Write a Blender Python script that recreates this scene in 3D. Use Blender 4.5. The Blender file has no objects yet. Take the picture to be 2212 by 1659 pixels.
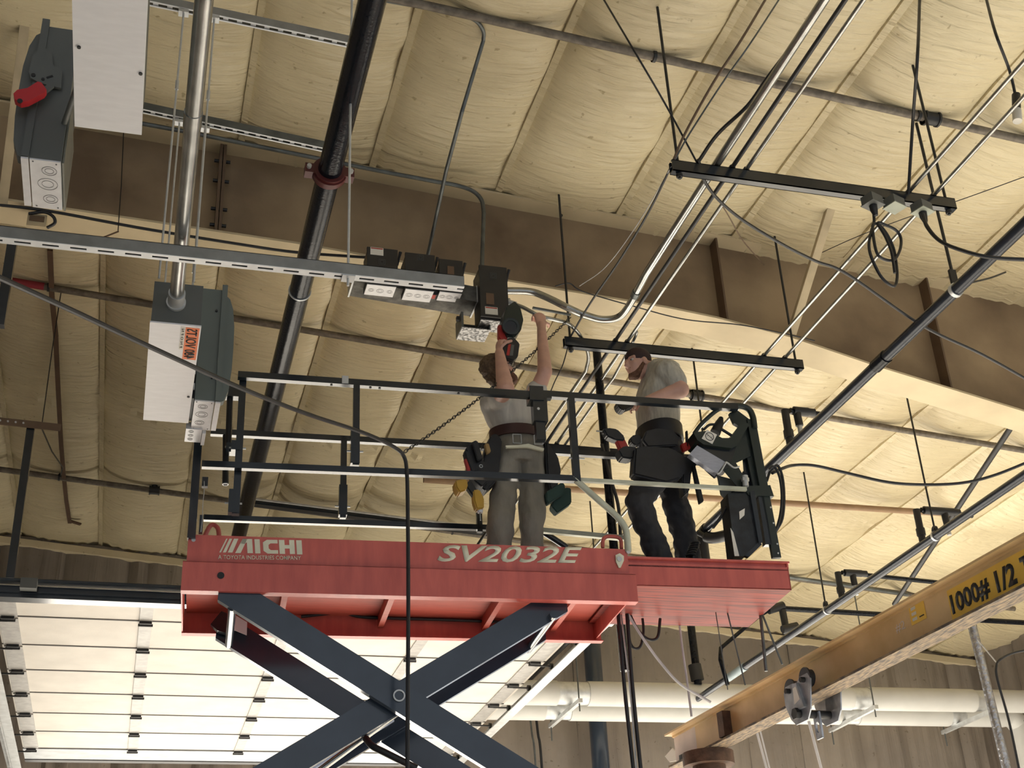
import bpy, bmesh, math, random
from mathutils import Vector, Matrix, noise
random.seed(7)
D = bpy.data
SC = bpy.context.scene
COL = SC.collection
PI = math.pi
V = Vector

# ------------------------------------------------------------------ camera
YAW, PIT, ROL, FPX = math.radians(16.8428), math.radians(27.9811), math.radians(-3.022), 2863.67
EYE = V((0, 0, 1.6))
FW = V((math.sin(YAW) * math.cos(PIT), math.cos(YAW) * math.cos(PIT), math.sin(PIT)))
_r = V((math.cos(YAW), -math.sin(YAW), 0)); _u = _r.cross(FW)
RT = math.cos(ROL) * _r + math.sin(ROL) * _u
UP = -math.sin(ROL) * _r + math.cos(ROL) * _u
cam_d = D.cameras.new('camera'); cam = D.objects.new('camera', cam_d); COL.objects.link(cam)
cam_d.sensor_fit = 'HORIZONTAL'; cam_d.sensor_width = 36.0; cam_d.lens = FPX / 2212 * 36
cam_d.clip_start = 0.05; cam_d.clip_end = 200
cam.matrix_world = Matrix(((RT.x, UP.x, -FW.x, EYE.x), (RT.y, UP.y, -FW.y, EYE.y), (RT.z, UP.z, -FW.z, EYE.z), (0, 0, 0, 1)))
SC.camera = cam

# ------------------------------------------------------------------ world, sun, exposure
w = D.worlds.new('world'); SC.world = w; w.use_nodes = True
bg = w.node_tree.nodes['Background']
bg.inputs[0].default_value = (0.86, 0.92, 1.0, 1); bg.inputs[1].default_value = 0.8
sun_d = D.lights.new('sun', 'SUN'); sun = D.objects.new('sun', sun_d); COL.objects.link(sun)
sun_d.energy = 54; sun_d.color = (1.0, 0.93, 0.82); sun_d.angle = math.radians(1.0)
SUN_EL, SUN_AZ = math.radians(18.5), math.radians(-17)          # comes in through the bay door and the added opening in the back wall
sd = V((math.sin(-SUN_AZ) * math.cos(SUN_EL), -math.cos(SUN_AZ) * math.cos(SUN_EL), -math.sin(SUN_EL)))
sun.rotation_euler = sd.to_track_quat('-Z', 'Y').to_euler(); sun.location = (0, 30, 14)
SC.view_settings.view_transform = 'Standard'; SC.view_settings.look = 'None'
SC.view_settings.gamma = 1.0; SC.view_settings.use_curve_mapping = False
SC.view_settings.exposure = 0.0

# ------------------------------------------------------------------ measuring: a direction of sight met with a plane of the place
def ray(x, y): return RT * ((x - 1106) / FPX) - UP * ((y - 829.5) / FPX) + FW
def PY(x, y, Y): d = ray(x, y); return EYE + d * (Y / d.y)
def PX(x, y, X): d = ray(x, y); return EYE + d * (X / d.x)
def PH(x, y, h): d = ray(x, y); return EYE + d * (h / d.z)
ROOF0, SLOPE = 6.56, 0.083
def roofz(X, off=0): return 1.6 + ROOF0 - SLOPE * X + off
def PR(x, y, off=0): d = ray(x, y); return EYE + d * ((ROOF0 + off) / (d.z + SLOPE * d.x))
LO = V((0.232, 7.30, 0)); LA = math.radians(-3.36)
LU = V((math.cos(LA), math.sin(LA), 0)); LV = V((-math.sin(LA), math.cos(LA), 0))
def LW(s, t, h): return LO + LU * s + LV * t + V((0, 0, 1.6 + h))
def LP(x, y, t=0.0):                                            # a point of the lift's upright plane at depth t
    d = ray(x, y); k = ((LO + LV * t - EYE).dot(LV)) / d.dot(LV); p = EYE + d * k
    return (p - LO).dot(LU), p.z - 1.6

# ------------------------------------------------------------------ materials
MATS = {}
def mat(name, col, rough=0.5, metal=0.0, var=0.12, vscale=6.0, bump=0.0, bscale=40.0, col2=None, stretch=(1, 1, 1), spec=0.5, mix=(0.35, 0.7), detail=4, coat=0.0):
    if name in MATS: return MATS[name]
    m = D.materials.new(name); m.use_nodes = True; nt = m.node_tree; N = nt.nodes; L = nt.links
    b = N['Principled BSDF']; b.inputs['Roughness'].default_value = rough; b.inputs['Metallic'].default_value = metal
    b.inputs['Specular IOR Level'].default_value = spec
    tc = N.new('ShaderNodeTexCoord'); mp = N.new('ShaderNodeMapping'); mp.inputs['Scale'].default_value = stretch
    L.new(tc.outputs['Object'], mp.inputs['Vector'])
    no = N.new('ShaderNodeTexNoise'); no.inputs['Scale'].default_value = vscale; no.inputs['Detail'].default_value = detail
    L.new(mp.outputs[0], no.inputs['Vector'])
    rp = N.new('ShaderNodeValToRGB'); e = rp.color_ramp.elements
    c2 = col2 or tuple(max(0, c * (1 - 2 * var)) for c in col)
    e[0].position, e[1].position = mix
    e[0].color = (*c2, 1); e[1].color = (*col, 1)
    L.new(no.outputs['Fac'], rp.inputs['Fac']); L.new(rp.outputs[0], b.inputs['Base Color'])
    if bump:
        n2 = N.new('ShaderNodeTexNoise'); n2.inputs['Scale'].default_value = bscale; n2.inputs['Detail'].default_value = 5
        L.new(mp.outputs[0], n2.inputs['Vector'])
        bp = N.new('ShaderNodeBump'); bp.inputs['Strength'].default_value = bump; bp.inputs['Distance'].default_value = 0.02
        L.new(n2.outputs['Fac'], bp.inputs['Height']); L.new(bp.outputs[0], b.inputs['Normal'])
    if coat: b.inputs['Coat Weight'].default_value = coat; b.inputs['Coat IOR'].default_value = 1.5; b.inputs['Specular IOR Level'].default_value = 0.15; b.inputs['Coat Roughness'].default_value = 0.14
    MATS[name] = m
    return m

def fabric(name, col, col2, stretch, rough=0.45, bump=0.45, bscale=1.0):
    """faced insulation blanket: large soft stains, fine crosswise wrinkles as relief"""
    m = D.materials.new(name); m.use_nodes = True; nt = m.node_tree; N = nt.nodes; L = nt.links
    b = N['Principled BSDF']; b.inputs['Roughness'].default_value = rough; b.inputs['Specular IOR Level'].default_value = 0.35
    tc = N.new('ShaderNodeTexCoord')
    n1 = N.new('ShaderNodeTexNoise'); n1.inputs['Scale'].default_value = 0.55; n1.inputs['Detail'].default_value = 6; n1.inputs['Roughness'].default_value = 0.62
    L.new(tc.outputs['Object'], n1.inputs['Vector'])
    rp = N.new('ShaderNodeValToRGB'); rp.color_ramp.elements[0].position = 0.3; rp.color_ramp.elements[1].position = 0.62
    rp.color_ramp.elements[0].color = (*col2, 1); rp.color_ramp.elements[1].color = (*col, 1)
    L.new(n1.outputs['Fac'], rp.inputs['Fac'])
    sp = N.new('ShaderNodeTexNoise'); sp.inputs['Scale'].default_value = 14; sp.inputs['Detail'].default_value = 3
    L.new(tc.outputs['Object'], sp.inputs['Vector'])
    r2 = N.new('ShaderNodeValToRGB'); r2.color_ramp.elements[0].position = 0.27; r2.color_ramp.elements[1].position = 0.33
    r2.color_ramp.elements[0].color = (0.55, 0.5, 0.42, 1); r2.color_ramp.elements[1].color = (1, 1, 1, 1)
    L.new(sp.outputs['Fac'], r2.inputs['Fac'])
    mx = N.new('ShaderNodeMix'); mx.data_type = 'RGBA'; mx.blend_type = 'MULTIPLY'; mx.inputs[0].default_value = 0.8
    L.new(rp.outputs[0], mx.inputs[6]); L.new(r2.outputs[0], mx.inputs[7]); L.new(mx.outputs[2], b.inputs['Base Color'])
    mp = N.new('ShaderNodeMapping'); mp.inputs['Scale'].default_value = stretch; L.new(tc.outputs['Object'], mp.inputs['Vector'])
    n2 = N.new('ShaderNodeTexNoise'); n2.inputs['Scale'].default_value = bscale; n2.inputs['Detail'].default_value = 5; n2.inputs['Distortion'].default_value = 0.6
    L.new(mp.outputs[0], n2.inputs['Vector'])
    bp = N.new('ShaderNodeBump'); bp.inputs['Strength'].default_value = bump; bp.inputs['Distance'].default_value = 0.03
    L.new(n2.outputs['Fac'], bp.inputs['Height']); L.new(bp.outputs[0], b.inputs['Normal'])
    MATS[name] = m
    return m

M_insul = fabric('cream insulation facing', (0.62, 0.54, 0.355), (0.47, 0.395, 0.25), (3.0, 18.0, 2.0), rough=0.30, bump=0.9)
M_insul2 = fabric('cream insulation seam', (0.70, 0.61, 0.42), (0.54, 0.46, 0.30), (6.0, 6.0, 6.0), bump=0.15)
M_wall = fabric('grey brown wall blanket', (0.27, 0.235, 0.20), (0.18, 0.155, 0.135), (14.0, 2.0, 1.0), bump=0.5)
M_joint = mat('dark door joint', (0.05, 0.045, 0.04), 0.7)
M_tear = mat('brown torn seam', (0.10, 0.055, 0.03), 0.8)
M_floor = mat('pale concrete', (0.62, 0.60, 0.56), 0.75, var=0.08, vscale=1.2, bump=0.1)
M_web = mat('shaded dusty rafter steel', (0.36, 0.265, 0.16), 0.62, var=0.2, vscale=1.1, col2=(0.15, 0.10, 0.06), mix=(0.34, 0.66), bump=0.06, detail=8)  # dirt plus the web's weaker light, both put into a darker brown
M_flange = mat('lit tan rafter flange', (0.62, 0.52, 0.34), 0.6, var=0.1, vscale=2.5)  # same paint as the web, with light from below put into its colour
M_stiff = mat('dark brown stiffener', (0.14, 0.09, 0.055), 0.6)
M_navy = mat('dark navy enamel', (0.012, 0.018, 0.026), 0.3, var=0.15, coat=1.0)
M_black = mat('black rubber', (0.012, 0.013, 0.016), 0.45)
M_blackpipe = mat('black painted pipe', (0.006, 0.008, 0.013), 0.2, var=0.2, vscale=30, bump=0.10, bscale=60, spec=0.22)
M_galvshade = mat('shaded galvanised side', (0.30, 0.30, 0.285), 0.5, metal=0.4, var=0.1, vscale=14)  # shade of the camera-facing side put into the strut's colour
M_zinc = mat('lit zinc strut web', (0.78, 0.80, 0.82), 0.4, metal=0.15, var=0.06, vscale=14)  # floor light on the strut's underside put into this pale colour
M_galv = mat('galvanised steel', (0.62, 0.64, 0.65), 0.42, metal=0.55, var=0.1, vscale=14)
M_emt = mat('bright steel conduit', (0.46, 0.47, 0.46), 0.26, metal=0.9, var=0.15, vscale=10)
M_emtdark = mat('dull grey conduit', (0.15, 0.165, 0.165), 0.4, metal=0.5, var=0.2, vscale=9)
M_dirtypipe = mat('dusty sprinkler pipe', (0.20, 0.17, 0.135), 0.55, metal=0.2, var=0.25, vscale=18, bump=0.15)
M_iron = mat('black iron fitting', (0.015, 0.016, 0.018), 0.5)
M_maroon = mat('maroon coupling', (0.10, 0.016, 0.014), 0.45)
M_redband = mat('red pipe band', (0.28, 0.02, 0.035), 0.5)
M_enc = mat('dark grey enclosure enamel', (0.105, 0.113, 0.108), 0.5, var=0.05, vscale=5)
M_encgreen = mat('green grey enclosure enamel', (0.135, 0.16, 0.15), 0.48, var=0.05, vscale=4)
M_encblack = mat('charcoal switch enamel', (0.028, 0.026, 0.024), 0.55, var=0.12, vscale=9)
M_cover = mat('light grey cover sheet', (0.80, 0.80, 0.83), 0.45, var=0.03, vscale=9, stretch=(1, 4, 1))
M_ko = mat('zinc end plate', (0.72, 0.72, 0.74), 0.42, metal=0.25, var=0.06, vscale=22)
M_line = mat('pencil grey knockout edge', (0.18, 0.18, 0.19), 0.6)
M_label = mat('white label', (0.78, 0.75, 0.68), 0.6, var=0.02)
M_labelred = mat('red label band', (0.45, 0.05, 0.03), 0.6, var=0.02)
M_orange = mat('orange warning label', (0.90, 0.25, 0.10), 0.6, var=0.02)
M_ink = mat('black ink', (0.02, 0.02, 0.02), 0.6)
M_handle = mat('red handle grip', (0.55, 0.02, 0.03), 0.45)
M_red = mat('worn red lift enamel', (0.62, 0.135, 0.11), 0.38, var=0.14, vscale=5, bump=0.05, bscale=30, stretch=(3, 3, 0.6), col2=(0.49, 0.10, 0.085))
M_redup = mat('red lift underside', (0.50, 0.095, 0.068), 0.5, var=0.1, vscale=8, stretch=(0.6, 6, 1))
M_redext = mat('shaded streaked red underside', (0.30, 0.050, 0.036), 0.5, vscale=7, stretch=(0.35, 9, 1), col2=(0.12, 0.027, 0.026), mix=(0.38, 0.58), detail=6, spec=0.2)  # weaker floor bounce painted as a darker red, over real streaks
M_cream = mat('cream lettering', (0.80, 0.78, 0.62), 0.5, var=0.06, vscale=12)
M_pale = mat('worn pale rail paint', (0.60, 0.62, 0.50), 0.4, var=0.12, vscale=12)  # pale tone for the extension rails and the bent tube
M_green = mat('dark green lift steel', (0.016, 0.026, 0.022), 0.4)
M_slate = mat('slate blue scissor steel', (0.026, 0.040, 0.064), 0.35, var=0.1, vscale=5, coat=1.0)
M_alu = mat('brushed aluminium', (0.42, 0.44, 0.52), 0.4, metal=0.5, var=0.1, vscale=20, stretch=(1, 1, 8))
M_door = mat('cream door skin', (0.62, 0.585, 0.53), 0.55, var=0.07, vscale=3, bump=0.06, bscale=70)
M_stile = mat('grey galvanised stile', (0.36, 0.35, 0.335), 0.45, metal=0.2, var=0.12, vscale=16)
M_duct = mat('white jacket', (0.55, 0.55, 0.53), 0.5, var=0.05, vscale=3)
M_jib = mat('dirty yellow crane paint', (0.82, 0.60, 0.32), 0.36, var=0.2, vscale=3.5, col2=(0.62, 0.42, 0.19), bump=0.05)
M_jibpale = mat('pale web sheen and scratches', (0.82, 0.72, 0.66), 0.55, var=0.1, vscale=5)
M_jibdirt = mat('flaked flange paint', (0.30, 0.22, 0.13), 0.7, col2=(0.08, 0.065, 0.055), vscale=26, stretch=(3, .5, 1), mix=(0.38, 0.62), bump=0.2)
M_plate = mat('yellow capacity plate', (0.95, 0.62, 0.10), 0.5, var=0.05, vscale=10)
M_trolley = mat('zinc trolley plate', (0.45, 0.48, 0.54), 0.36, metal=0.45, var=0.2, vscale=14)
M_rust = mat('rusty bracket', (0.14, 0.075, 0.045), 0.75, var=0.3, vscale=12, bump=0.3)
M_trough = mat('dusty grey trough', (0.15, 0.145, 0.13), 0.7, var=0.3, vscale=16, bump=0.2)
M_mottled = mat('mottled zinc plate', (0.50, 0.50, 0.50), 0.4, metal=0.4, vscale=45, col2=(0.12, 0.12, 0.12), mix=(0.42, 0.55))
M_wheel = mat('dark trolley wheel', (0.05, 0.055, 0.065), 0.4, metal=0.4)
M_rope = mat('grey white rope', (0.60, 0.60, 0.62), 0.7)
M_skin = mat('skin', (0.62, 0.36, 0.28), 0.5, var=0.07, vscale=14)
M_hair = mat('sandy hair', (0.16, 0.10, 0.055), 0.7, var=0.25, vscale=60, bump=0.5, bscale=120)
M_beard = mat('reddish beard', (0.20, 0.09, 0.05), 0.75, var=0.2, vscale=70, bump=0.5, bscale=130)
M_shirt = mat('grey t-shirt', (0.54, 0.52, 0.48), 0.85, var=0.08, vscale=4, bump=0.2, bscale=14, stretch=(3, 3, 0.7))
M_shirt2 = mat('heather grey t-shirt', (0.48, 0.46, 0.40), 0.85, var=0.12, vscale=20, bump=0.2, bscale=14, stretch=(3, 3, 0.7))
M_pants = mat('khaki work trousers', (0.29, 0.265, 0.22), 0.85, var=0.14, vscale=5, bump=0.6, bscale=9, stretch=(2, 2, 1))
M_jeans = mat('dark work jeans', (0.038, 0.038, 0.044), 0.85, var=0.15, vscale=8, bump=0.3, bscale=12, stretch=(2, 2, 1))
M_leather = mat('black leather', (0.012, 0.012, 0.015), 0.5, var=0.2, vscale=18)
M_belt = mat('dark maroon belt leather', (0.045, 0.014, 0.016), 0.45)
M_boot = mat('brown work boot', (0.06, 0.035, 0.02), 0.6)
M_drillred = mat('red tool plastic', (0.45, 0.03, 0.025), 0.45)
M_drillyel = mat('yellow tool plastic', (0.60, 0.36, 0.05), 0.45)
M_wood = mat('wooden tool handle', (0.35, 0.22, 0.08), 0.5)
M_greenpouch = mat('green canvas pouch', (0.035, 0.075, 0.065), 0.8)
M_brace = mat('tan strap angle', (0.55, 0.45, 0.29), 0.6, var=0.12)
M_brownbar = mat('brown level pipe', (0.33, 0.21, 0.12), 0.6)
M_plug = mat('white plug body', (0.72, 0.70, 0.64), 0.5)

# ------------------------------------------------------------------ mesh helpers (all in world coordinates)
def axes(d, hint=None):
    d = d.normalized(); h = hint or (V((0, 0, 1)) if abs(d.z) < 0.9 else V((1, 0, 0)))
    a = h.cross(d)
    if a.length < 1e-6: a = V((1, 0, 0)).cross(d)
    a.normalize(); return a, d.cross(a)
def add_hex(bm, c):                                             # 8 corners: bottom ring 0-3, top ring 4-7
    v = [bm.verts.new(p) for p in c]
    for f in ((3, 2, 1, 0), (4, 5, 6, 7), (0, 1, 5, 4), (1, 2, 6, 5), (2, 3, 7, 6), (3, 0, 4, 7)): bm.faces.new([v[i] for i in f])
def add_box(bm, c, ex, ey, ez):                                 # centre and three half-extent vectors
    add_hex(bm, [c - ex - ey - ez, c + ex - ey - ez, c + ex + ey - ez, c - ex + ey - ez, c - ex - ey + ez, c + ex - ey + ez, c + ex + ey + ez, c - ex + ey + ez])
def bx(bm, x0, x1, y0, y1, z0, z1):
    add_hex(bm, [V(p) for p in ((x0, y0, z0), (x1, y0, z0), (x1, y1, z0), (x0, y1, z0), (x0, y0, z1), (x1, y0, z1), (x1, y1, z1), (x0, y1, z1))])
def bar(bm, a, b, wd, ht, hint=None):                           # square bar from a to b, wd across, ht along the up hint
    d = (b - a); sx, up = axes(d, hint); add_box(bm, (a + b) / 2, d / 2, sx * wd / 2, up * ht / 2)
def sm(pts, n=6):                                               # Catmull-Rom through the points
    if len(pts) < 3: return pts
    P = [2 * pts[0] - pts[1]] + list(pts) + [2 * pts[-1] - pts[-2]]; out = []
    for i in range(1, len(P) - 2):
        for k in range(n):
            t = k / n; a, b, c, d = P[i - 1], P[i], P[i + 1], P[i + 2]
            out.append(0.5 * ((2 * b) + (c - a) * t + (2 * a - 5 * b + 4 * c - d) * t * t + (3 * b - a - 3 * c + d) * t ** 3))
    return out + [pts[-1]]
def tube(bm, pts, r, seg=10, caps=True):
    n = len(pts); rs = r if isinstance(r, (list, tuple)) else [r] * n; rings = []
    d0 = (pts[1] - pts[0]).normalized(); a, b = axes(d0)
    for i in range(n):
        d = ((pts[min(i + 1, n - 1)] - pts[i]).normalized() + (pts[i] - pts[max(i - 1, 0)]).normalized()).normalized() if 0 < i < n - 1 else (pts[min(i + 1, n - 1)] - pts[max(i - 1, 0)]).normalized()
        a = (a - d * a.dot(d)).normalized(); b = d.cross(a)
        rings.append([bm.verts.new(pts[i] + (a * math.cos(2 * PI * k / seg) + b * math.sin(2 * PI * k / seg)) * rs[i]) for k in range(seg)])
    for i in range(n - 1):
        for k in range(seg): bm.faces.new((rings[i][k], rings[i][(k + 1) % seg], rings[i + 1][(k + 1) % seg], rings[i + 1][k]))
    if caps: bm.faces.new(rings[0][::-1]); bm.faces.new(rings[-1])
def ring(bm, c, axis, r0, r1, th, seg=20):                      # flat washer / sleeve: inner r0, outer r1, thickness along axis
    a, b = axes(axis); d = axis.normalized() * th / 2; R = []
    for k in range(seg):
        e = a * math.cos(2 * PI * k / seg) + b * math.sin(2 * PI * k / seg)
        R.append([bm.verts.new(c + e * q + s) for q, s in ((r0, -d), (r1, -d), (r1, d), (r0, d))])
    for k in range(seg):
        A, B = R[k], R[(k + 1) % seg]
        for j in range(4): bm.faces.new((A[j], A[(j + 1) % 4], B[(j + 1) % 4], B[j]))
def disc(bm, c, axis, r, th, seg=20):
    a, b = axes(axis); d = axis.normalized() * th / 2
    lo = [bm.verts.new(c + (a * math.cos(2 * PI * k / seg) + b * math.sin(2 * PI * k / seg)) * r - d) for k in range(seg)]
    hi = [bm.verts.new(v.co + 2 * d) for v in lo]
    bm.faces.new(lo[::-1]); bm.faces.new(hi)
    for k in range(seg): bm.faces.new((lo[k], lo[(k + 1) % seg], hi[(k + 1) % seg], hi[k]))
def ball(bm, c, rx, ry=None, rz=None, M=None, u=16, v=10):
    ry = ry or rx; rz = rz or rx; T = Matrix.Translation(c) @ (M.to_4x4() if M else Matrix()) @ Matrix.Diagonal((rx, ry, rz, 1))
    bmesh.ops.create_uvsphere(bm, u_segments=u, v_segments=v, radius=1, matrix=T)
def prism(bm, pts, th):                                         # planar outline in world space, thickened by vector th
    a = [bm.verts.new(p) for p in pts]; b = [bm.verts.new(p + th) for p in pts]; n = len(pts)
    bm.faces.new(a[::-1]); bm.faces.new(b)
    for k in range(n): bm.faces.new((a[k], a[(k + 1) % n], b[(k + 1) % n], b[k]))
def grid(bm, f, nu, nv):
    G = [[bm.verts.new(f(i / nu, j / nv)) for j in range(nv + 1)] for i in range(nu + 1)]
    for i in range(nu):
        for j in range(nv): bm.faces.new((G[i][j], G[i + 1][j], G[i + 1][j + 1], G[i][j + 1]))

ORG = {}
def tag(o, label=None, cat=None, group=None, kind=None):
    if label: o['label'] = label
    if cat: o['category'] = cat
    if group: o['group'] = group
    if kind: o['kind'] = kind
    return o
def thing(name, label, cat, loc, group=None, kind=None):
    o = D.objects.new(name, None); COL.objects.link(o); o.location = loc; o.empty_display_size = 0.1
    ORG[o] = V(loc); return tag(o, label, cat, group, kind)
def finish(bm, smooth):
    bmesh.ops.recalc_face_normals(bm, faces=bm.faces)
    if smooth:
        for f in bm.faces: f.smooth = True
        for e in bm.edges:
            if len(e.link_faces) == 2 and e.calc_face_angle(0) > math.radians(38): e.smooth = False
def obj(name, bm, m, parent=None, label=None, cat=None, group=None, kind=None, smooth=True, loc=None):
    finish(bm, smooth)
    org = ORG[parent] if parent else (V(loc) if loc is not None else None)
    if org is None:
        org = V((0, 0, 0)); lo = V((1e9,) * 3); hi = -lo
        for v in bm.verts:
            for i in range(3): lo[i] = min(lo[i], v.co[i]); hi[i] = max(hi[i], v.co[i])
        org = V(((lo.x + hi.x) / 2, (lo.y + hi.y) / 2, lo.z))
    for v in bm.verts: v.co -= org
    me = D.meshes.new(name); bm.to_mesh(me); bm.free(); me.materials.append(m)
    o = D.objects.new(name, me); COL.objects.link(o); ORG[o] = org
    if parent: o.parent = parent
    else: o.location = org
    return tag(o, label, cat, group, kind)
def B(): return bmesh.new()
def part(name, m, parent, *fs, label=None, smooth=True, kind=None):
    bm = B()
    for f in fs: f(bm)
    return obj(name, bm, m, parent, label=label, smooth=smooth, kind=kind)
def top(name, m, label, cat, *fs, group=None, smooth=True, kind=None):
    bm = B()
    for f in fs: f(bm)
    return obj(name, bm, m, None, label, cat, group, kind, smooth)
def pipe(name, m, label, cat, pts, r, seg=12, group=None, parent=None):
    bm = B(); tube(bm, pts, r, seg); return obj(name, bm, m, parent, label, cat, group)
def share(name, src, parent, off):                              # another piece with the same mesh, moved by off
    o = D.objects.new(name, src.data); COL.objects.link(o); o.parent = parent; o.location = src.location + off
    ORG[o] = ORG[parent]; return o
def text(name, s, m, parent, p0, ex, ey, nrm, shear=0.0, bold=0.0, label=None, th=0.0008):
    """lettering fitted to the parallelogram p0, p0+ex, p0+ey, standing proud along nrm"""
    cu = D.curves.new(name, 'FONT'); cu.body = s; cu.offset = bold; cu.resolution_u = 3
    t = D.objects.new(name, cu); COL.objects.link(t)
    bpy.context.view_layer.update()
    me = D.meshes.new_from_object(t.evaluated_get(bpy.context.evaluated_depsgraph_get()))
    D.objects.remove(t); D.curves.remove(cu)
    xs = [v.co.x for v in me.vertices]; ys = [v.co.y for v in me.vertices]
    x0, x1, y0, y1 = min(xs), max(xs), min(ys), max(ys)
    bm = B(); bm.from_mesh(me); D.meshes.remove(me)
    for v in bm.verts:
        a, b = (v.co.x - x0) / (x1 - x0), (v.co.y - y0) / (y1 - y0)
        v.co = p0 + ex * (a * (1 - shear) + shear * b) + ey * b + nrm * th
    r = bmesh.ops.extrude_face_region(bm, geom=list(bm.faces))
    for g in r['geom']:
        if isinstance(g, bmesh.types.BMVert): g.co += nrm * th
    return obj(name, bm, m, parent, label=label, smooth=False)
def rivets(name, m, parent, pts, nrm, r=0.004):
    for k, p in enumerate(pts):
        bm = B(); disc(bm, p, nrm, r, r, 8); obj(name, bm, m, parent)
# ================================================================== THE SETTING
YW = 17.35                                                       # inner face of the back wall
top('floor', M_floor, None, None, lambda b: bx(b, -12, 16, -10, YW + 0.25, -0.15, 0), kind='structure')
top('ground', mat('sunlit yard concrete', (0.6, 0.58, 0.54), 0.8, var=0.06, vscale=0.8), None, None, lambda b: bx(b, -25, 30, YW + 0.25, 45, -0.2, -0.03), kind='structure')

# ---- ceiling: roof deck, insulation blanket strips between the purlin lines
XP = [0.44 + 1.017 * k for k in range(-6, 13)]
def deck(b):
    x0, x1 = -7, 13.2
    add_hex(b, [V((x0, -5, roofz(x0, .22))), V((x1, -5, roofz(x1, .22))), V((x1, YW + .3, roofz(x1, .22))), V((x0, YW + .3, roofz(x0, .22))),
                V((x0, -5, roofz(x0, .30))), V((x1, -5, roofz(x1, .30))), V((x1, YW + .3, roofz(x1, .30))), V((x0, YW + .3, roofz(x0, .30)))])
ceil = top('ceiling', M_galv, None, None, deck, kind='structure')
PINCH = (8.45, 1.0, 13.2, YW)
for i in range(len(XP) - 1):
    xa, xb = XP[i], XP[i + 1]
    if xb < -4.6: continue
    y0, y1 = 1.2, YW
    def strip(u, v, xa=xa, xb=xb):
        y = y0 + (y1 - y0) * v; x = xa + 0.02 + (xb - xa - 0.035) * u
        q = min(abs(y - p) for p in PINCH); pin = 1 - math.exp(-(q / 0.45) ** 2)
        e = 4 * u * (1 - u)
        sag = 0.15 * e ** 0.7 * (0.35 + 0.65 * pin) * (0.85 + 0.3 * noise.noise(V((xa * 3, y * 0.5, 0))))
        crease = 0.02 * (1 - e) ** 1.2 * math.sin(y * 9 + 5 * noise.noise(V((x * 2, y * 0.6, 3)))) * max(0, noise.noise(V((xa * 1.7, y * 0.45, 9))) + 0.35)
        fold = 0.010 * noise.noise(V((x * 1.6, y * 3.2, 5))) + 0.006 * noise.noise(V((x * 2.5, y * 9, 7)))
        radial = 0.016 * math.exp(-(q / 0.35) ** 2) * math.sin(x * 40 + y * 6)
        return V((x, y, roofz(x, 0.02 - sag + crease + fold + radial)))
    bm = B(); grid(bm, strip, 14, 190)
    obj('insulation_panel', bm, M_insul, ceil)
for xa in XP[2:]:                                                # purlin bottoms: a narrow ledge hanging a little below the blanket edge
    bm = B()
    add_hex(bm, [V((xa - .02, 1.2, roofz(xa, -.002))), V((xa + .028, 1.2, roofz(xa, -.022))), V((xa + .028, YW, roofz(xa, -.022))), V((xa - .02, YW, roofz(xa, -.002))),
                 V((xa - .02, 1.2, roofz(xa, .21))), V((xa + .028, 1.2, roofz(xa, .21))), V((xa + .028, YW, roofz(xa, .21))), V((xa - .02, YW, roofz(xa, .21)))])
    obj('purlin', bm, M_insul, ceil, smooth=False)
# torn brown facing seam down the blanket left of the hanging boxes
bm = B(); tp = [PR(x, y, -.15) for x, y in ((108, 540), (112, 640), (120, 720), (126, 850), (132, 960), (137, 1020), (143, 1080), (150, 1125), (172, 1132))]
for a, b_ in zip(tp, tp[1:]): bar(bm, a, b_ + (b_ - a) * 0.1, 0.045, 0.02)
obj('torn_seam', bm, M_tear, ceil, label='brown torn seam in the cream blanket')

# ---- back wall with the bay door opening and an added unseen one
DX0, DX1, DH = -1.15, 3.83, 4.92
def wallpoly(x0, x1, zlo):
    return [V((x0, YW, zlo)), V((x1, YW, zlo)), V((x1, YW, roofz(x1, .2))), V((x0, YW, roofz(x0, .2)))]
wall = thing('wall_back', None, None, (3, YW, 0), kind='structure')
part('wall_sheet', M_galv, wall, lambda b: prism(b, wallpoly(-8, DX0, 0), V((0, .2, 0))), lambda b: prism(b, wallpoly(DX0, DX1, DH), V((0, .2, 0))),
     lambda b: prism(b, wallpoly(DX1, 4.7, 0), V((0, .2, 0))), lambda b: prism(b, wallpoly(4.7, 11.2, 5.0), V((0, .2, 0))), lambda b: prism(b, wallpoly(11.2, 13.2, 0), V((0, .2, 0))), smooth=False)  # wide opening right of the door is added to brighten the roof
x = -7.9; k = 0
while x < 12.6:
    wd = 0.86 + 0.12 * math.sin(k * 2.3); zlo = DH if DX0 - .3 < x + wd / 2 < DX1 + .1 else 5.0 if 4.7 < x + wd / 2 < 11.2 else 0.02
    if x > -3.2:
        def blanket(u, v, x=x, wd=wd, zlo=zlo, k=k):
            X = x + wd * u; z1 = roofz(X, -.02); Z = zlo + (z1 - zlo) * v
            e = 4 * u * (1 - u)
            return V((X, YW - 0.03 - 0.075 * e ** 0.6 + 0.02 * noise.noise(V((X * 9, Z * 0.4, k))) + 0.012 * math.sin(X * 26 + 4 * noise.noise(V((X, Z * .5, 2)))), Z))
        bm = B(); grid(bm, blanket, 16, 14); obj('wall_blanket', bm, M_wall, wall)
    x += wd; k += 1
tr = top('trim_1', M_insul2, None, None, lambda b: bar(b, V((-8, YW - .09, roofz(-8, -.12))), V((12.4, YW - .09, roofz(12.4, -.12))), .12, .09, V((0, 0, 1))), kind='structure', smooth=False)
wr = thing('wall_right', None, None, (12.45, 12, 0), kind='structure')
part('wall_sheet', M_galv, wr, lambda b: bx(b, 12.45, 12.6, 3, YW, 0, roofz(12.5, .1)), smooth=False)
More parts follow.
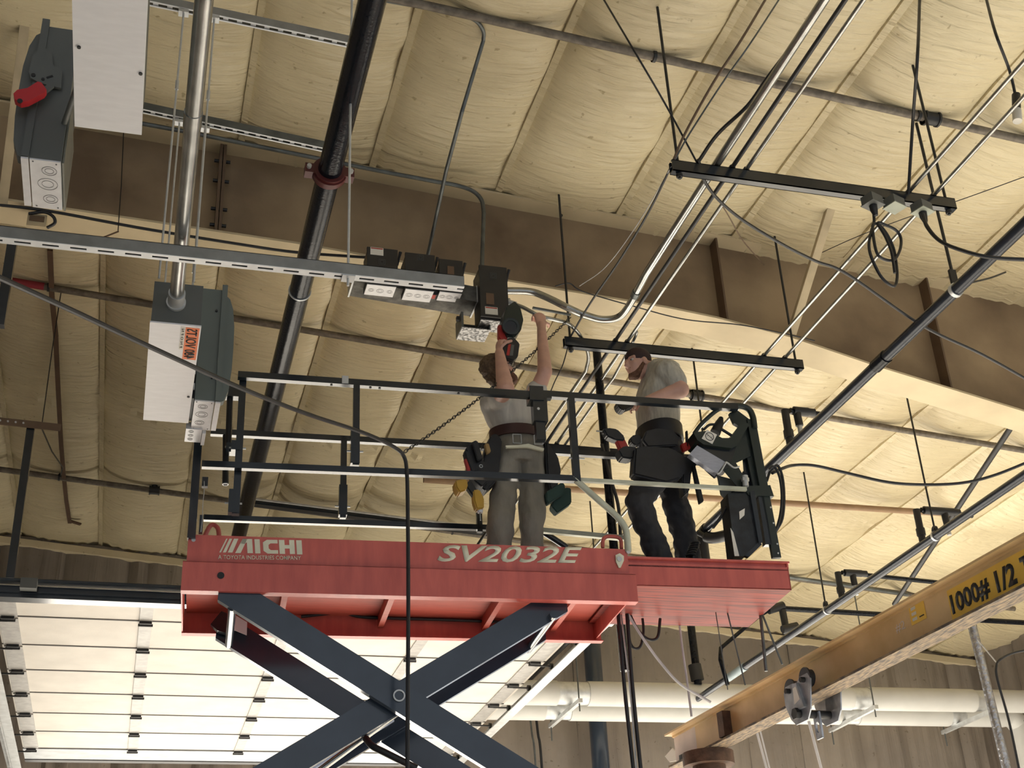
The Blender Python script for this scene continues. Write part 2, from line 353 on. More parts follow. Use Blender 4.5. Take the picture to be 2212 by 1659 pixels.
for k in range(8):
    def blanket(u, v, k=k):
        Y = 9.5 + k * 0.98 + 0.98 * u; Z = 2.5 + (roofz(12.4, -.02) - 2.5) * v; e = 4 * u * (1 - u)
        return V((12.43 - 0.12 * e ** .6 + 0.02 * math.sin(Y * 22), Y, Z))
    bm = B(); grid(bm, blanket, 12, 8); obj('wall_blanket', bm, M_wall, wr)

wl_ = thing('wall_left_added', None, None, (-4.9, 6, 0), kind='structure')  # unseen wall added to cut the sky light from the left
part('wall_sheet', M_galv, wl_, lambda b: bx(b, -5.1, -4.95, -4, YW, 0, roofz(-5, .2)), smooth=False)
for k in range(18):
    def blanket(u, v, k=k):
        Y = k * 0.96 + 0.96 * u; Z = 0.02 + (roofz(-4.9, -.02) - 0.02) * v; e = 4 * u * (1 - u)
        return V((-4.93 + 0.1 * e ** .6 + 0.02 * math.sin(Y * 22), Y, Z))
    bm = B(); grid(bm, blanket, 10, 4); obj('wall_blanket', bm, M_wall, wl_)

# ---- rafter beam
RW, RN, RF = 8.45, 8.30, 8.60
wt = [PY(x, y, RW) for x, y in ((-260, 205), (160, 278), (639, 361), (1048, 443), (1440, 514), (1745, 573), (1987, 610), (2260, 668))]
wb = [PY(x, y, RN) for x, y in ((-260, 385), (135, 447), (639, 522), (1115, 607), (1440, 661), (1547, 683), (1705, 724), (1888, 786), (2260, 900))]
raf = thing('rafter_beam', 'long brown steel rafter beam spanning the cream ceiling behind the workers', 'beam', (3.5, RW, wb[4].z))
def interp(P, X):
    if X < P[0].x: a, b = P[0], P[1]; return a.z + (b.z - a.z) * (X - a.x) / (b.x - a.x)
    for a, b in zip(P, P[1:]):
        if a.x <= X <= b.x or b is P[-1]: return a.z + (b.z - a.z) * (X - a.x) / (b.x - a.x)
    return P[0].z
XS = [p.x for p in wb]; XS[0] = -3.0; XS[-1] = 8.6
bm = B()
for a, b in zip(XS, XS[1:]):
    for (c0, c1) in ((a, b),):
        prism(bm, [V((c0, RW - .006, interp(wb, c0))), V((c1, RW - .006, interp(wb, c1))), V((c1, RW - .006, interp(wt, c1))), V((c0, RW - .006, interp(wt, c0)))], V((0, .012, 0)))
obj('web', bm, M_web, raf, smooth=False)
bm = B(); bt = B()
for a, b in zip(XS, XS[1:]):
    add_hex(bm, [V((a, RN, interp(wb, a) - .018)), V((b, RN, interp(wb, b) - .018)), V((b, RF, interp(wb, b) - .018)), V((a, RF, interp(wb, a) - .018)),
                 V((a, RN, interp(wb, a))), V((b, RN, interp(wb, b))), V((b, RF, interp(wb, b))), V((a, RF, interp(wb, a)))])
    add_hex(bt, [V((a, RN - .02, interp(wt, a))), V((b, RN - .02, interp(wt, b))), V((b, RF, interp(wt, b))), V((a, RF, interp(wt, a))),
                 V((a, RN - .02, interp(wt, a) + .018)), V((b, RN - .02, interp(wt, b) + .018)), V((b, RF, interp(wt, b) + .018)), V((a, RF, interp(wt, a) + .018))])
obj('bottom_flange', bm, M_flange, raf, smooth=False); obj('top_flange', bt, M_flange, raf, smooth=False)
for (xt, yt) in ((1535, 540), (1990, 640)):
    X = PY(xt, yt, RW).x
    part('stiffener', M_stiff, raf, lambda b, X=X: bx(b, X - .008, X + .008, RN + .02, RW - .006, interp(wb, X), interp(wt, X)), smooth=False)
X = PY(476, 400, RW).x
for dx in (-.014, .014):
    st = part('splice_plate', M_stiff, raf, lambda b, dx=dx: bx(b, X + dx - .011, X + dx + .011, RN + .02, RW - .006, interp(wb, X), interp(wt, X)), smooth=False)
for f in (.12, .3, .62, .85):
    z = interp(wb, X) + f * (interp(wt, X) - interp(wb, X))
    part('bolt', M_iron, raf, lambda b, z=z: tube(b, [V((X - .06, RN + .08, z)), V((X + .06, RN + .08, z))], .014, 8))
part('bolt', M_iron, raf, lambda b: disc(b, PY(1212, 466, RN), V((0, 1, 0)), .012, .02, 10))

def brace(p, q, label):
    t = thing('flange_brace', label, 'brace', p)
    d = (q - p); sx, up = axes(d, V((0, 1, 0)))
    part('leg_plate', M_brace, t, lambda b: add_box(b, (p + q) / 2, d / 2, sx * .032, up * .004), smooth=False)
    part('edge_plate', M_brace, t, lambda b: add_box(b, (p + q) / 2 - sx * .03 + up * .02, d / 2, sx * .004, up * .022), smooth=False)
brace(PY(1712, 722, RN), PR(1806, 418, -.03), 'tan angle brace from the rafter up to the ceiling behind the twin conduits')
brace(PY(6, 440, RN), PR(58, 22, -.03), 'tan angle brace behind the red handled switch')

# ---- sectional bay door, open overhead
HD = 3.6 + 1.6
JY = [10.35 + .775 * k for k in range(8)]
door = thing('door_1', None, None, (1.3, 13, HD), kind='structure')
def dX(x, y): return PH(x, y, 3.6).x
STX = [-1.03, dX(319, 1303), dX(575, 1470), dX(868, 1445), 3.68]
hinge_src = roll_src = None
for k, (ya, yb) in enumerate(zip(JY, JY[1:])):
    sec = part('door_section', M_door, door, lambda b: bx(b, -1.12, 3.79, ya + .012, yb - .012, HD, HD + .05), smooth=False)
    part('joint_rail', M_joint, sec, lambda b: bx(b, -1.12, 3.79, yb - .026, yb - .004, HD - .005, HD + .001), smooth=False)
    for n, sx in enumerate(STX):
        wd = .075 if n in (0, 4) else .052
        part('stile', M_stile, sec, lambda b: bx(b, sx - wd, sx + wd, ya + .03, yb - .035, HD - .012, HD), smooth=False)
        part('hinge', M_iron, sec, lambda b: bx(b, sx - .05, sx + .05, yb - .045, yb + .04, HD - .035, HD - .012), lambda b: tube(b, [V((sx - .06, yb, HD - .035)), V((sx + .06, yb, HD - .035))], .012, 8), smooth=False)
        if n in (0, 4):
            s = -1 if n == 0 else 1
            part('roller', M_iron, sec, lambda b: tube(b, [V((sx, yb, HD - .04)), V((sx + s * .17, yb, HD - .04))], .009, 6), lambda b: tube(b, [V((sx + s * .15, yb, HD - .04)), V((sx + s * .18, yb, HD - .04))], .03, 12))
part('bottom_rail', mat('grey bottom seal rail', (0.46, 0.49, 0.52), 0.5), door, lambda b: bx(b, -1.12, 3.79, JY[-1], JY[-1] + .5, HD - .01, HD + .05), smooth=False)
part('bottom_seal', M_black, door, lambda b: bx(b, -1.12, 3.79, JY[-1] + .5, JY[-1] + .62, HD - .02, HD + .05), smooth=False)
for X, s, lb in ((3.87, 1, 'galvanised overhead door track on the right edge of the open bay door'), (-1.2, -1, 'galvanised overhead door track on the left edge of the open bay door')):
    t = thing('door_track', lb, 'track', (X, 13, HD))
    def ch(b, X=X, s=s):
        bx(b, X - .01 + s * .06, X + .01 + s * .06, 10.3, 16.6, HD - .09, HD + .02)
        bx(b, X - .045, X + s * .001 + .05, 10.3, 16.6, HD - .10, HD - .09)
    part('rail_channel', M_galv, t, ch, smooth=False)
    part('rail_angle', M_galv, t, lambda b, X=X, s=s: bx(b, X + s * .08, X + s * .13, 10.3, 16.7, HD - .02, HD - .012), smooth=False)
hb = thing('header_beam', 'long dark steel beam with shaft across the near end of the open bay door', 'beam', (0.5, 10.2, 5.4))
za, zb = PY(100, 1293, 10.2).z, PY(100, 1247, 10.2).z
part('channel', M_navy, hb, lambda b: bx(b, -3.2, 3.9, 10.2, 10.32, za, za + .55 * (zb - za)), smooth=False)
part('angle', M_navy, hb, lambda b: bx(b, -3.2, 3.9, 10.12, 10.2, za + .62 * (zb - za), za + .72 * (zb - za)), smooth=False)
part('shaft', M_black, hb, lambda b: tube(b, [V((-3.2, 10.26, zb - .02)), V((3.9, 10.26, zb - .02))], .024, 12))
part('rib', M_navy, hb, lambda b: bx(b, -3.2, 3.9, 10.18, 10.2, za + .2 * (zb - za), za + .28 * (zb - za)), smooth=False)
p = PY(62, 1262, 10.1); part('bearing_plate', M_enc, hb, lambda b: bx(b, p.x - .06, p.x + .06, 10.08, 10.16, p.z - .035, p.z + .045), smooth=False)
# hanging posts that carry it
def hanger(px0, py0, px1, py1, Y, label, wd=.06, strut=None):
    a, b = PY(px0, py0, Y), PY(px1, py1, Y); b = V((a.x, Y, b.z))
    t = thing('hanger_post', label, 'post', (a.x, Y, b.z))
    part('upright', M_navy, t, lambda m: bx(m, a.x - wd / 2, a.x + wd / 2, Y - wd / 2, Y + wd / 2, b.z, a.z), smooth=False)
    if strut:
        c, d = PY(*strut[0], Y - .05), PY(*strut[1], Y - .05)
        part('cross_angle', M_stiff, t, lambda m: bar(m, c, d, .012, .06, V((0, 0, 1))), smooth=False)
        for k in range(7): 
            q = c + (d - c) * (.35 + .06 * k); part('bolt', M_galv, t, lambda m, q=q: disc(m, q - V((0, .012, 0)), V((0, 1, 0)), .008, .01, 8))
hanger(68, 915, 14, 1250, 10.2, 'dark square hanger post with a perforated cross angle over the bay door beam', strut=((-150, 893), (131, 924)))
t = thing('door_girt', 'dark steel girt above the open bay door behind the lift rails', 'beam', PR(800, 1110, -.3))
part('channel', M_navy, t, lambda b: bar(b, PR(520, 1082, -.25), PR(1075, 1152, -.25), .10, .07, V((0, 0, 1))), smooth=False)
part('lip', M_galv, t, lambda b: bar(b, PR(520, 1074, -.25), PR(1075, 1144, -.25), .02, .02, V((0, 0, 1))), smooth=False)
t = thing('rafter_outlet', 'tan junction box on the rafter flange below the red handled switch', 'electrical box', PY(80, 500, 8.35))
p = PY(80, 484, 8.35); part('box', M_brace, t, lambda b: bx(b, p.x - .065, p.x + .065, 8.30, 8.42, p.z - .05, p.z + .05), smooth=False)
part('cover', M_stiff, t, lambda b: bx(b, p.x - .05, p.x + .05, 8.288, 8.30, p.z - .012, p.z + .03), smooth=False)
part('whip', M_black, t, lambda b: tube(b, sm([PY(62, 462, 8.3), PY(95, 458, 8.28), PY(115, 468, 8.28), PY(118, 482, 8.3), PY(102, 492, 8.33)], 5), .012, 8))
pipe('wire', M_iron, 'thin wire hanging down the brown rafter web left of the silver conduit', 'wire', [PY(267, 285, 8.40), PY(262, 400, 8.38), PY(255, 498, 8.25)], .004, 6)
pipe('wire', M_tear, 'dark wire slanting from the rafter flange down to the slotted strut', 'wire', [PY(256, 500, 8.26), PY(205, 520, 8.2)], .006, 6)
pipe('wire', M_iron, 'thin dark wire from the red banded pipe to the perforated cross angle', 'wire', [PR(132, 630, -.15), PY(112, 760, 10.4), PY(90, 922, 10.15)], .005, 6)
pipe('wire', M_iron, 'thin dark wire from the perforated cross angle to the rear sprinkler pipe', 'wire', [PY(90, 925, 10.15), PY(112, 975, 11.5), PY(136, 1010, 13.5), PR(130, 1030, -.1)], .007, 6)
hanger(27, 525, 0, 705, 6.6, 'short dark post above the red banded sprinkler pipe', wd=.05)
# ================================================================== PIPES AND CONDUITS OVERHEAD
# black sprinkler main
t = thing('sprinkler_main', 'fat glossy black sprinkler main running overhead past the grey boxes', 'pipe', (.8, 9, 6.03))
XB, ZB = .80, 6.1
part('pipe_run', M_blackpipe, t, lambda b: tube(b, [V((XB, 3.2, ZB)), V((XB, 16.6, ZB))], .066, 24))
yc = PH(697, 372, 4.5).y
cp = part('coupling', M_maroon, t, lambda b: ring(b, V((XB, yc, ZB)), V((0, 1, 0)), .05, .088, .07, 24), lambda b: ring(b, V((XB, yc, ZB)), V((0, 1, 0)), .07, .097, .035, 24),
          lambda b: bx(b, XB - .135, XB - .08, yc - .03, yc + .03, ZB - .03, ZB + .03), lambda b: bx(b, XB + .08, XB + .135, yc - .03, yc + .03, ZB - .03, ZB + .03))
for s in (-1, 1): part('bolt', M_galv, cp, lambda b, s=s: tube(b, [V((XB + s * .115, yc - .05, ZB)), V((XB + s * .115, yc + .05, ZB))], .013, 8))
yk = PH(642, 628, 4.5).y
part('wire_band', M_galv, t, lambda b: ring(b, V((XB, yk, ZB)), V((0, 1, 0)), .066, .072, .012, 24))

def sprinkler(Yp, x0, x1, off, r, label, name='sprinkler_pipe'):
    t = thing(name, label, 'pipe', ((x0 + x1) / 2, Yp, roofz((x0 + x1) / 2, off)))
    part('pipe_run', M_dirtypipe, t, lambda b: tube(b, [V((x0, Yp, roofz(x0, off))), V((x1, Yp, roofz(x1, off)))], r, 14))
    return t
def head(t, X, Yp, off):                                          # upright sprinkler on a branch tee
    z = roofz(X, off)
    g = part('tee', M_iron, t, lambda b: tube(b, [V((X - .06, Yp, z)), V((X + .06, Yp, z))], .048, 12), lambda b: tube(b, [V((X - .06, Yp, z)), V((X - .045, Yp, z))], .056, 12),
         lambda b: tube(b, [V((X + .045, Yp, z)), V((X + .06, Yp, z))], .056, 12), lambda b: tube(b, [V((X, Yp, z)), V((X, Yp, z + .09))], .036, 10))
    part('sprinkler_head', M_iron, g, lambda b: tube(b, [V((X, Yp, z + .08)), V((X, Yp, z + .10))], .024, 8),
         lambda b: tube(b, sm([V((X, Yp, z + .09)), V((X - .04, Yp, z + .14)), V((X, Yp, z + .19))], 4), .008, 6), lambda b: tube(b, sm([V((X, Yp, z + .09)), V((X + .04, Yp, z + .14)), V((X, Yp, z + .19))], 4), .008, 6),
         lambda b: disc(b, V((X, Yp, z + .192)), V((0, 0, 1)), .042, .006, 12))
def hang_rod(t, X, Yp, off, r=.006):
    z = roofz(X, off)
    part('hanger_rod', M_iron, t, lambda b: tube(b, [V((X, Yp, z + .02)), V((X, Yp, roofz(X, .05)))], r, 6))
    part('hanger_loop', M_iron, t, lambda b: ring(b, V((X, Yp, z)), V((1, 0, 0)), .034, .04, .022, 16))
OFF = -.14
tA = sprinkler(6.35, 0.9, 9.2, OFF, .030, 'dusty sprinkler pipe nearest the camera crossing the top of the ceiling')
p = PR(2022, 243, OFF); head(tA, p.x, 6.35, OFF)
for x, y in ((1415, 118), (1998, 232)): hang_rod(tA, PR(x, y, OFF).x, 6.35, OFF, .008)
tB = sprinkler(10.7, -3.5, 11, OFF, .032, 'dusty sprinkler pipe behind the rafter at the height of the workers')
for x, y in ((1503, 858),): head(tB, PR(x, y, OFF).x, 10.7, OFF)
for x, y in ((105, 620), (1065, 780), (1490, 855)): hang_rod(tB, PR(x, y, OFF).x, 10.7, OFF)
a, b_ = PR(22, 608, OFF), PR(96, 620, OFF)
part('red_band', M_redband, tB, lambda b: tube(b, [V((a.x, 10.7, roofz(a.x, OFF))), V((b_.x, 10.7, roofz(b_.x, OFF)))], .0345, 14), label='dark red painted band')
tC = sprinkler(14.9, -4, 11.5, OFF, .034, 'dusty sprinkler pipe nearest the back wall above the open bay door')
for x, y in ((333, 1064),): head(tC, PR(x, y, OFF).x, 14.9, OFF)
for x, y in ((128, 1035), (985, 1135)): hang_rod(tC, PR(x, y, OFF).x, 14.9, OFF)
# arm-over fittings with a drop on the right-hand mains
def armover(x, y, h, label, end, XM, hm):
    p = PH(x, y, h); o = XM - p.x; dz = h - hm
    t = thing('arm_over', label, 'pipe fitting', p)
    q = PH(end[0], end[1], h + .0)
    part('elbow', M_iron, t, lambda b: tube(b, sm([p + V((0, 0, -.14)), p + V((0, 0, -.02)), p + V((.06, 0, .0)), p + V((.16, 0, 0))], 5), .033, 12))
    part('drop_nipple', M_galv, t, lambda b: tube(b, [p + V((0, 0, -.24)), p + V((0, 0, -.13))], .022, 10))
    part('tee', M_iron, t, lambda b: tube(b, [p + V((.1, 0, 0)), p + V((o + .08, 0, 0))], .038, 12), lambda b: tube(b, [p + V((o, 0, -dz)), p + V((o, 0, .0))], .033, 12))
    part('collar', M_iron, t, lambda b: tube(b, [p + V((o, 0, -dz * .75)), p + V((o, 0, -dz * .55))], .042, 12))
    part('arm', M_blackpipe, t, lambda b: tube(b, [p + V((o + .05, 0, 0)), q], .024, 10))
armover(1722, 888, 4.95, 'black pipe elbow and tee beside the large main right of the control post', (1790, 897), 5.10, 4.6)
armover(2040, 1105, 4.65, 'black pipe elbow and tee where the diagonal brace meets the lower main', (2100, 1114), 6.98, 4.3)
armover(1842, 1238, 4.6, 'black pipe elbow feeding a level arm behind the yellow crane', (2025, 1258), 6.98, 4.3)

# right-hand mains
def mainpipe(X, h, r, y0, y1, label, bands, m=M_blackpipe):
    t = thing('pipe_main', label, 'pipe', (X, (y0 + y1) / 2, 1.6 + h - r))
    part('pipe_run', m, t, lambda b: tube(b, [V((X, y0, 1.6 + h)), V((X, y1, 1.6 + h))], r, 20))
    for (px, py, mm, w_) in bands:
        Y = PH(px, py, h).y
        part('band', mm, t, lambda b, Y=Y, w_=w_: ring(b, V((X, Y, 1.6 + h)), V((0, 1, 0)), r, r + .008, w_, 20))
    return t
M_mainsteel = mat('dark glossy steel pipe', (0.025, 0.03, 0.042), 0.2, metal=0.1, var=0.15, vscale=20, spec=0.3)
tR = mainpipe(5.10, 4.6, .043, 4.2, 10.75, 'large dark steel main slanting down from the right to the control post', ((2066, 627, M_galv, .03), (1893, 780, M_blackpipe, .16)), M_mainsteel)
part('clevis', M_iron, tR, lambda b: bar(b, PH(2066, 627, 4.6) + V((0, 0, .02)), PH(2066, 627, 4.6) + V((0, 0, .16)), .05, .02, V((0, 1, 0))))
q = PH(2066, 627, 4.6); part('hanger_rod', M_iron, tR, lambda b: tube(b, [q + V((0, 0, .15)), V((q.x, q.y, roofz(q.x, .05)))], .011, 8))
e = V((5.10, 10.75, 6.2)); part('elbow', M_iron, tR, lambda b: tube(b, sm([e, e + V((0, .08, -.01)), e + V((0, .12, -.08)), e + V((0, .12, -.3))], 5), .052, 14))
part('flex_hose', M_black, tR, lambda b: tube(b, sm([PY(1508, 1150, 10.8), PY(1535, 1162, 10.7), PY(1563, 1158, 10.6), PY(1590, 1150, 10.4), PY(1612, 1145, 10.2)], 6), [.03] * 4 + [.055] * 12 + [.04] * 9, 12))
tL = mainpipe(6.98, 4.3, .04, 6.5, 15.6, 'lower dark steel main passing behind the yellow crane beam', ((2022, 1158, M_galv, .025), (1785, 1318, M_galv, .02), (1590, 1452, mat('pale blue tape', (.3, .38, .42), .5), .5)), M_mainsteel)
for px, py in ((2022, 1158), (1785, 1318)):
    q = PH(px, py, 4.3); part('hanger_rod', M_iron, tL, lambda b, q=q: tube(b, [q, V((q.x, q.y, roofz(q.x, .05)))], .009, 8))
    part('hanger_loop', M_iron, tL, lambda b, q=q: ring(b, q + V((0, 0, .06)), V((1, 0, 0)), .025, .04, .02, 14))
tW = mainpipe(5.0, 4.75, .05, 13.2, 16.9, 'dark main with pale tape running into the back wall under the red platform', (), M_blackpipe)
for Yh in (13.6, 15.2): part('hanger_rod', M_iron, tW, lambda b, Yh=Yh: tube(b, [V((5.0, Yh, 6.36)), V((5.0, Yh, roofz(5.0, .05)))], .009, 6))
# diagonal pipe brace at the right
pipe('diagonal_brace', M_iron, 'dark diagonal pipe brace crossing the lower main by the crane', 'brace', [PY(2240, 838, 8.75), PY(1932, 1305, 12.9)], .028)
pipe('level_pipe', M_brownbar, 'brown level pipe high on the ceiling right of the control post', 'pipe', [PH(915, 1036, 5.65), PH(2055, 1110, 5.65)], .035)
pipe('level_conduit', M_emtdark, 'thin dark conduit high behind the end of the red extension deck', 'conduit', [PR(1690, 1244, -.2), PR(1960, 1284, -.2)], .024)
# black gas piping near the wall
t = thing('gas_piping', 'black iron pipe run with valves below the right end of the red platform', 'pipe', PY(1660, 1340, 14.5))
g = [PY(x, y, 14.5) for x, y in ((2212, 1345), (1880, 1326), (1700, 1315), (1672, 1312))]
part('level_run', M_blackpipe, t, lambda b: tube(b, g, .034, 10))
part('drop_run', M_blackpipe, t, lambda b: tube(b, [PY(1672, 1312, 14.5), PY(1640, 1330, 14.5), PY(1557, 1400, 14.5), PY(1556, 1425, 14.5), PY(1572, 1480, 14.5)], .026, 10))
part('valve', M_iron, t, lambda b: tube(b, [PY(1690, 1318, 14.5), PY(1700, 1368, 14.5)], .045, 10), lambda b: tube(b, [PY(1690, 1360, 14.4), PY(1722, 1352, 14.4)], .05, 10))
part('union', M_iron, t, lambda b: tube(b, [PY(1660, 1318, 14.5), PY(1692, 1308, 14.5)], .055, 10))
t = thing('drop_pipe', 'black vertical drop pipe with a wide union under the extension deck', 'pipe', PY(1508, 1490, 15.6))
part('pipe_run', M_blackpipe, t, lambda b: tube(b, [PY(1484, 1280, 15.6), PY(1508, 1478, 15.6)], .052, 12))
part('union', M_iron, t, lambda b: tube(b, [PY(1500, 1436, 15.6), PY(1507, 1470, 15.6)], .085, 12))

# trapeze racks
TR = []
for k, (Y, lb) in enumerate(((5.945, 'dark trapeze strut nearest the camera carrying conduits and outlet boxes'), (8.12, 'dark trapeze strut above the two workers'), (9.93, 'dark trapeze strut behind the two workers waist high'))):
    t = thing('trapeze_strut', lb, 'strut', (3.86, Y, 6.44), group='trapeze racks')
    x0, x1 = 2.88, 4.84
    def chn(b, Y=Y):
        bx(b, x0, x1, Y - .026, Y - .020, 6.46, 6.54); bx(b, x0, x1, Y + .020, Y + .026, 6.46, 6.54); bx(b, x0, x1, Y - .026, Y + .026, 6.46, 6.467)
        bx(b, x0, x1, Y - .026, Y - .008, 6.535, 6.54); bx(b, x0, x1, Y + .008, Y + .026, 6.535, 6.54)
    part('channel', M_navy, t, chn, smooth=False)
    for X in (2.93, 4.79):
        part('hanger_rod', M_iron, t, lambda b, X=X, Y=Y: tube(b, [V((X, Y, 6.42)), V((X, Y, roofz(X, .05)))], .0095, 8))
        part('nut', M_iron, t, lambda b, X=X, Y=Y: tube(b, [V((X, Y, 6.43)), V((X, Y, 6.455))], .02, 6))
    TR.append(t)

# conduits along the racks
ZC = 6.557
def run(name, m, label, X, r, y0, y1, z=ZC, cat='conduit'):
    t = thing(name, label, cat, (X, (y0 + y1) / 2, z - r))
    part('conduit_run', m, t, lambda b: tube(b, [V((X, y0, z)), V((X, y1, z))], r, 14))
    for Y in (5.945, 8.12, 9.93):
        if y0 < Y < y1: part('strap', M_iron, t, lambda b, X=X, Y=Y: ring(b, V((X, Y, z)), V((0, 1, 0)), r, r + .006, .025, 14))
    return t
# the thick one turns down into the switch row
a = PY(1090, 628, 8.02)
pts = [V((3.19, 3.4, 6.572)), V((3.19, 5.9, 6.572)), V((3.20, 7.2, 6.572))] + sm([PH(1378, 625, 5.0), PH(1362, 655, 4.99), PH(1338, 684, 4.98), PH(1300, 690, 4.99), PH(1255, 678, 5.02)], 6) + sm([PH(1225, 664, 5.05), PY(1180, 642, 7.95), PY(1145, 630, 8.0), a], 5)
t = thing('thick_conduit', 'thick steel conduit from the upper right bending into the dark switch row', 'conduit', pts[4])
part('conduit_run', M_emt, t, lambda b: tube(b, pts, .027, 16))
part('coupling', M_emtdark, t, lambda b: tube(b, [pts[4], pts[6]], .032, 14))
t = thing('drop_pipe', 'thick black vertical pipe dropping from the second trapeze between the workers', 'pipe', PY(1340, 1250, 8.75))
dp0 = PY(1288, 748, 8.75); part('pipe_run', M_blackpipe, t, lambda b: tube(b, [dp0, V((dp0.x, 8.75, 4.2))], .034, 16))
part('side_cable', M_black, t, lambda b: tube(b, sm([PY(1300, 960, 8.7), PY(1318, 1030, 8.68), PY(1335, 1090, 8.68), PY(1340, 1150, 8.7), PY(1345, 1230, 8.7)], 5), .014, 8))
run('bright_conduit', M_emt, 'bright thin conduit beside the thick one running over all three trapeze struts', 3.385, .0135, 3.4, 14.5)
run('cable_bundle', M_black, 'black cable bundle strapped between the thick conduit and the bright conduit', 3.29, .014, 3.4, 13.5, ZC, 'cable')
run('twin_conduit', M_emt, 'left one of the twin conduits on the right half of the trapeze struts', 4.52, .0135, 3.4, 15)
run('twin_conduit', M_emt, 'right one of the twin conduits on the right half of the trapeze struts', 4.70, .0135, 3.4, 15)
t = thing('held_conduit', 'bent conduit gripped by the worker with the raised arm', 'conduit', PY(1165, 690, 7.9))
cp = sm([PY(1100, 653, 7.95), PY(1130, 664, 7.9), PY(1165, 682, 7.86), PY(1200, 691, 7.9), PY(1232, 702, 8.0), PY(1258, 732, 8.15), PH(1271, 768, 4.95), PH(1266, 800, 4.95)], 6) + [PH(1222, 865, 4.95), PH(1165, 948, 4.95), PH(1090, 1055, 4.95)]
part('conduit_run', M_emt, t, lambda b: tube(b, cp, .0145, 14))
part('connector', M_galv, t, lambda b: tube(b, [cp[0] - V((.03, 0, -.004)), cp[3]], .021, 12), lambda b: tube(b, [cp[0] - V((.012, 0, 0)), cp[0] + V((.004, 0, 0))], .03, 6))
pipe('stub_conduit', M_emtdark, 'short grey conduit stub ending in the air above the gripping hand', 'conduit', [PH(1151, 665, 5.1), PH(1195, 673, 5.1), PH(1232, 680, 5.1)], .011)
pipe('hooked_conduit', M_emt, 'thin conduit with a hooked upper end left of the bearded worker', 'conduit', sm([PH(1352, 742, 5.02), PH(1368, 722, 5.02), PH(1375, 716, 5.0), PH(1372, 728, 4.98), PH(1356, 760, 4.96)], 5) + [PH(1326, 815, 4.95), PH(1290, 862, 4.95), PH(1215, 968, 4.95)], .0115)
# grey conduits that come down to the switch row
g1 = [PY(x, y, 8.12) for x, y in ((150, 238), (400, 284), (690, 343), (850, 375))] + sm([PY(x, y, 8.1) for x, y in ((940, 392), (985, 400), (1020, 412), (1040, 432), (1045, 460))], 5) + [PY(1041, 578, 8.02)]
pipe('grey_conduit', M_emtdark, 'grey conduit along the rafter top bending down behind the tall switch box', 'conduit', g1, .0165)
g1b = [q + V((0, .0, -.055)) + V((0, .03, 0)) for q in g1[:4]]
pipe('grey_conduit', M_emtdark, 'second grey conduit hugging the top of the rafter at the left', 'conduit', [g1[0] + V((0, -.04, .09)), g1[1] + V((0, -.04, .08)), g1[2] + V((0, -.04, .06))], .014)
g2 = [PR(760, -14, -.12), PR(824, 0, -.12)] + sm([PR(940, 20, -.12), PR(994, 32, -.12), PR(1028, 45, -.12), PR(1044, 67, -.13), PR(1044, 88, -.15)], 5) + [PY(998, 241, 6.75), PY(964, 368, 7.25), PY(924, 552, 8.0)]
pipe('grey_conduit', M_emtdark, 'grey conduit hooking from the front sprinkler pipe down to the second switch', 'conduit', g2, .0135)
pipe('rafter_cable', M_black, 'dark cable sagging under the bottom flange of the rafter at the left', 'cable', sm([PY(-30, 440, 8.28), PY(100, 455, 8.28), PY(300, 492, 8.28), PY(520, 528, 8.28), PY(640, 545, 8.28), PY(790, 556, 8.1)], 5), .011)

# hanging struts and rods on the left
def slotstrut(t, x0, x1, Y, z0, hgt=.055, wd=.042, pitch=.0605 * 1.0, slot=.036):
    def side(b):
        bx(b, x0, x1, Y - wd / 2, Y - wd / 2 + .003, z0, z0 + hgt); bx(b, x0, x1, Y + wd / 2 - .003, Y + wd / 2, z0, z0 + hgt)
        bx(b, x0, x1, Y - wd / 2, Y - wd / 2 + .011, z0 + hgt - .003, z0 + hgt); bx(b, x0, x1, Y + wd / 2 - .011, Y + wd / 2, z0 + hgt - .003, z0 + hgt)
    part('side_wall', M_galvshade, t, side, smooth=False)
    part('shade_insert', M_emtdark, t, lambda b: bx(b, x0, x1, Y - wd / 2 + .003, Y + wd / 2 - .003, z0 + hgt * .6, z0 + hgt * .6 + .003), smooth=False)  # added dark plate standing in for the unlit inside of the channel
    def web(b):
        bx(b, x0, x1, Y - wd / 2, Y - .007, z0 - .003, z0); bx(b, x0, x1, Y + .007, Y + wd / 2, z0 - .003, z0)
        X = x0
        while X < x1 - .01: bx(b, X, min(X + pitch - slot, x1), Y - .007, Y + .007, z0 - .003, z0); X += pitch
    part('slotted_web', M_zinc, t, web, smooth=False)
YS, ZS = 5.232, 5.0
ss = thing('slotted_strut', 'long bright slotted strut channel hanging in front of the switch row', 'strut', (.2, YS, ZS))
slotstrut(ss, -1.9, 1.365, YS, ZS, .060, .048, .118, .070)
q = PY(752, 600, YS)
part('square_washer', M_galv, ss, lambda b: bx(b, q.x - .03, q.x + .03, YS - .03, YS + .03, ZS - .012, ZS - .004), smooth=False)
def rod(label, p, q, r=.0055, coup=None, m=M_galv):
    t = thing('hanger_rod', label, 'rod', q, group='threaded hanger rods')
    part('threaded_shaft', m, t, lambda b: tube(b, [p, q], r, 8))
    if coup is not None:
        c = p + (q - p) * coup; d = (q - p).normalized() * .03
        part('coupling_nut', M_galv, t, lambda b: tube(b, [c - d, c + d], r * 1.9, 6))
rod('galvanised hanger rod holding the right end of the slotted strut', V((q.x, YS, roofz(q.x, 0))), V((q.x, YS, ZS - .05)), .0065, .42)
UY = (5.80, 6.76)
us = []
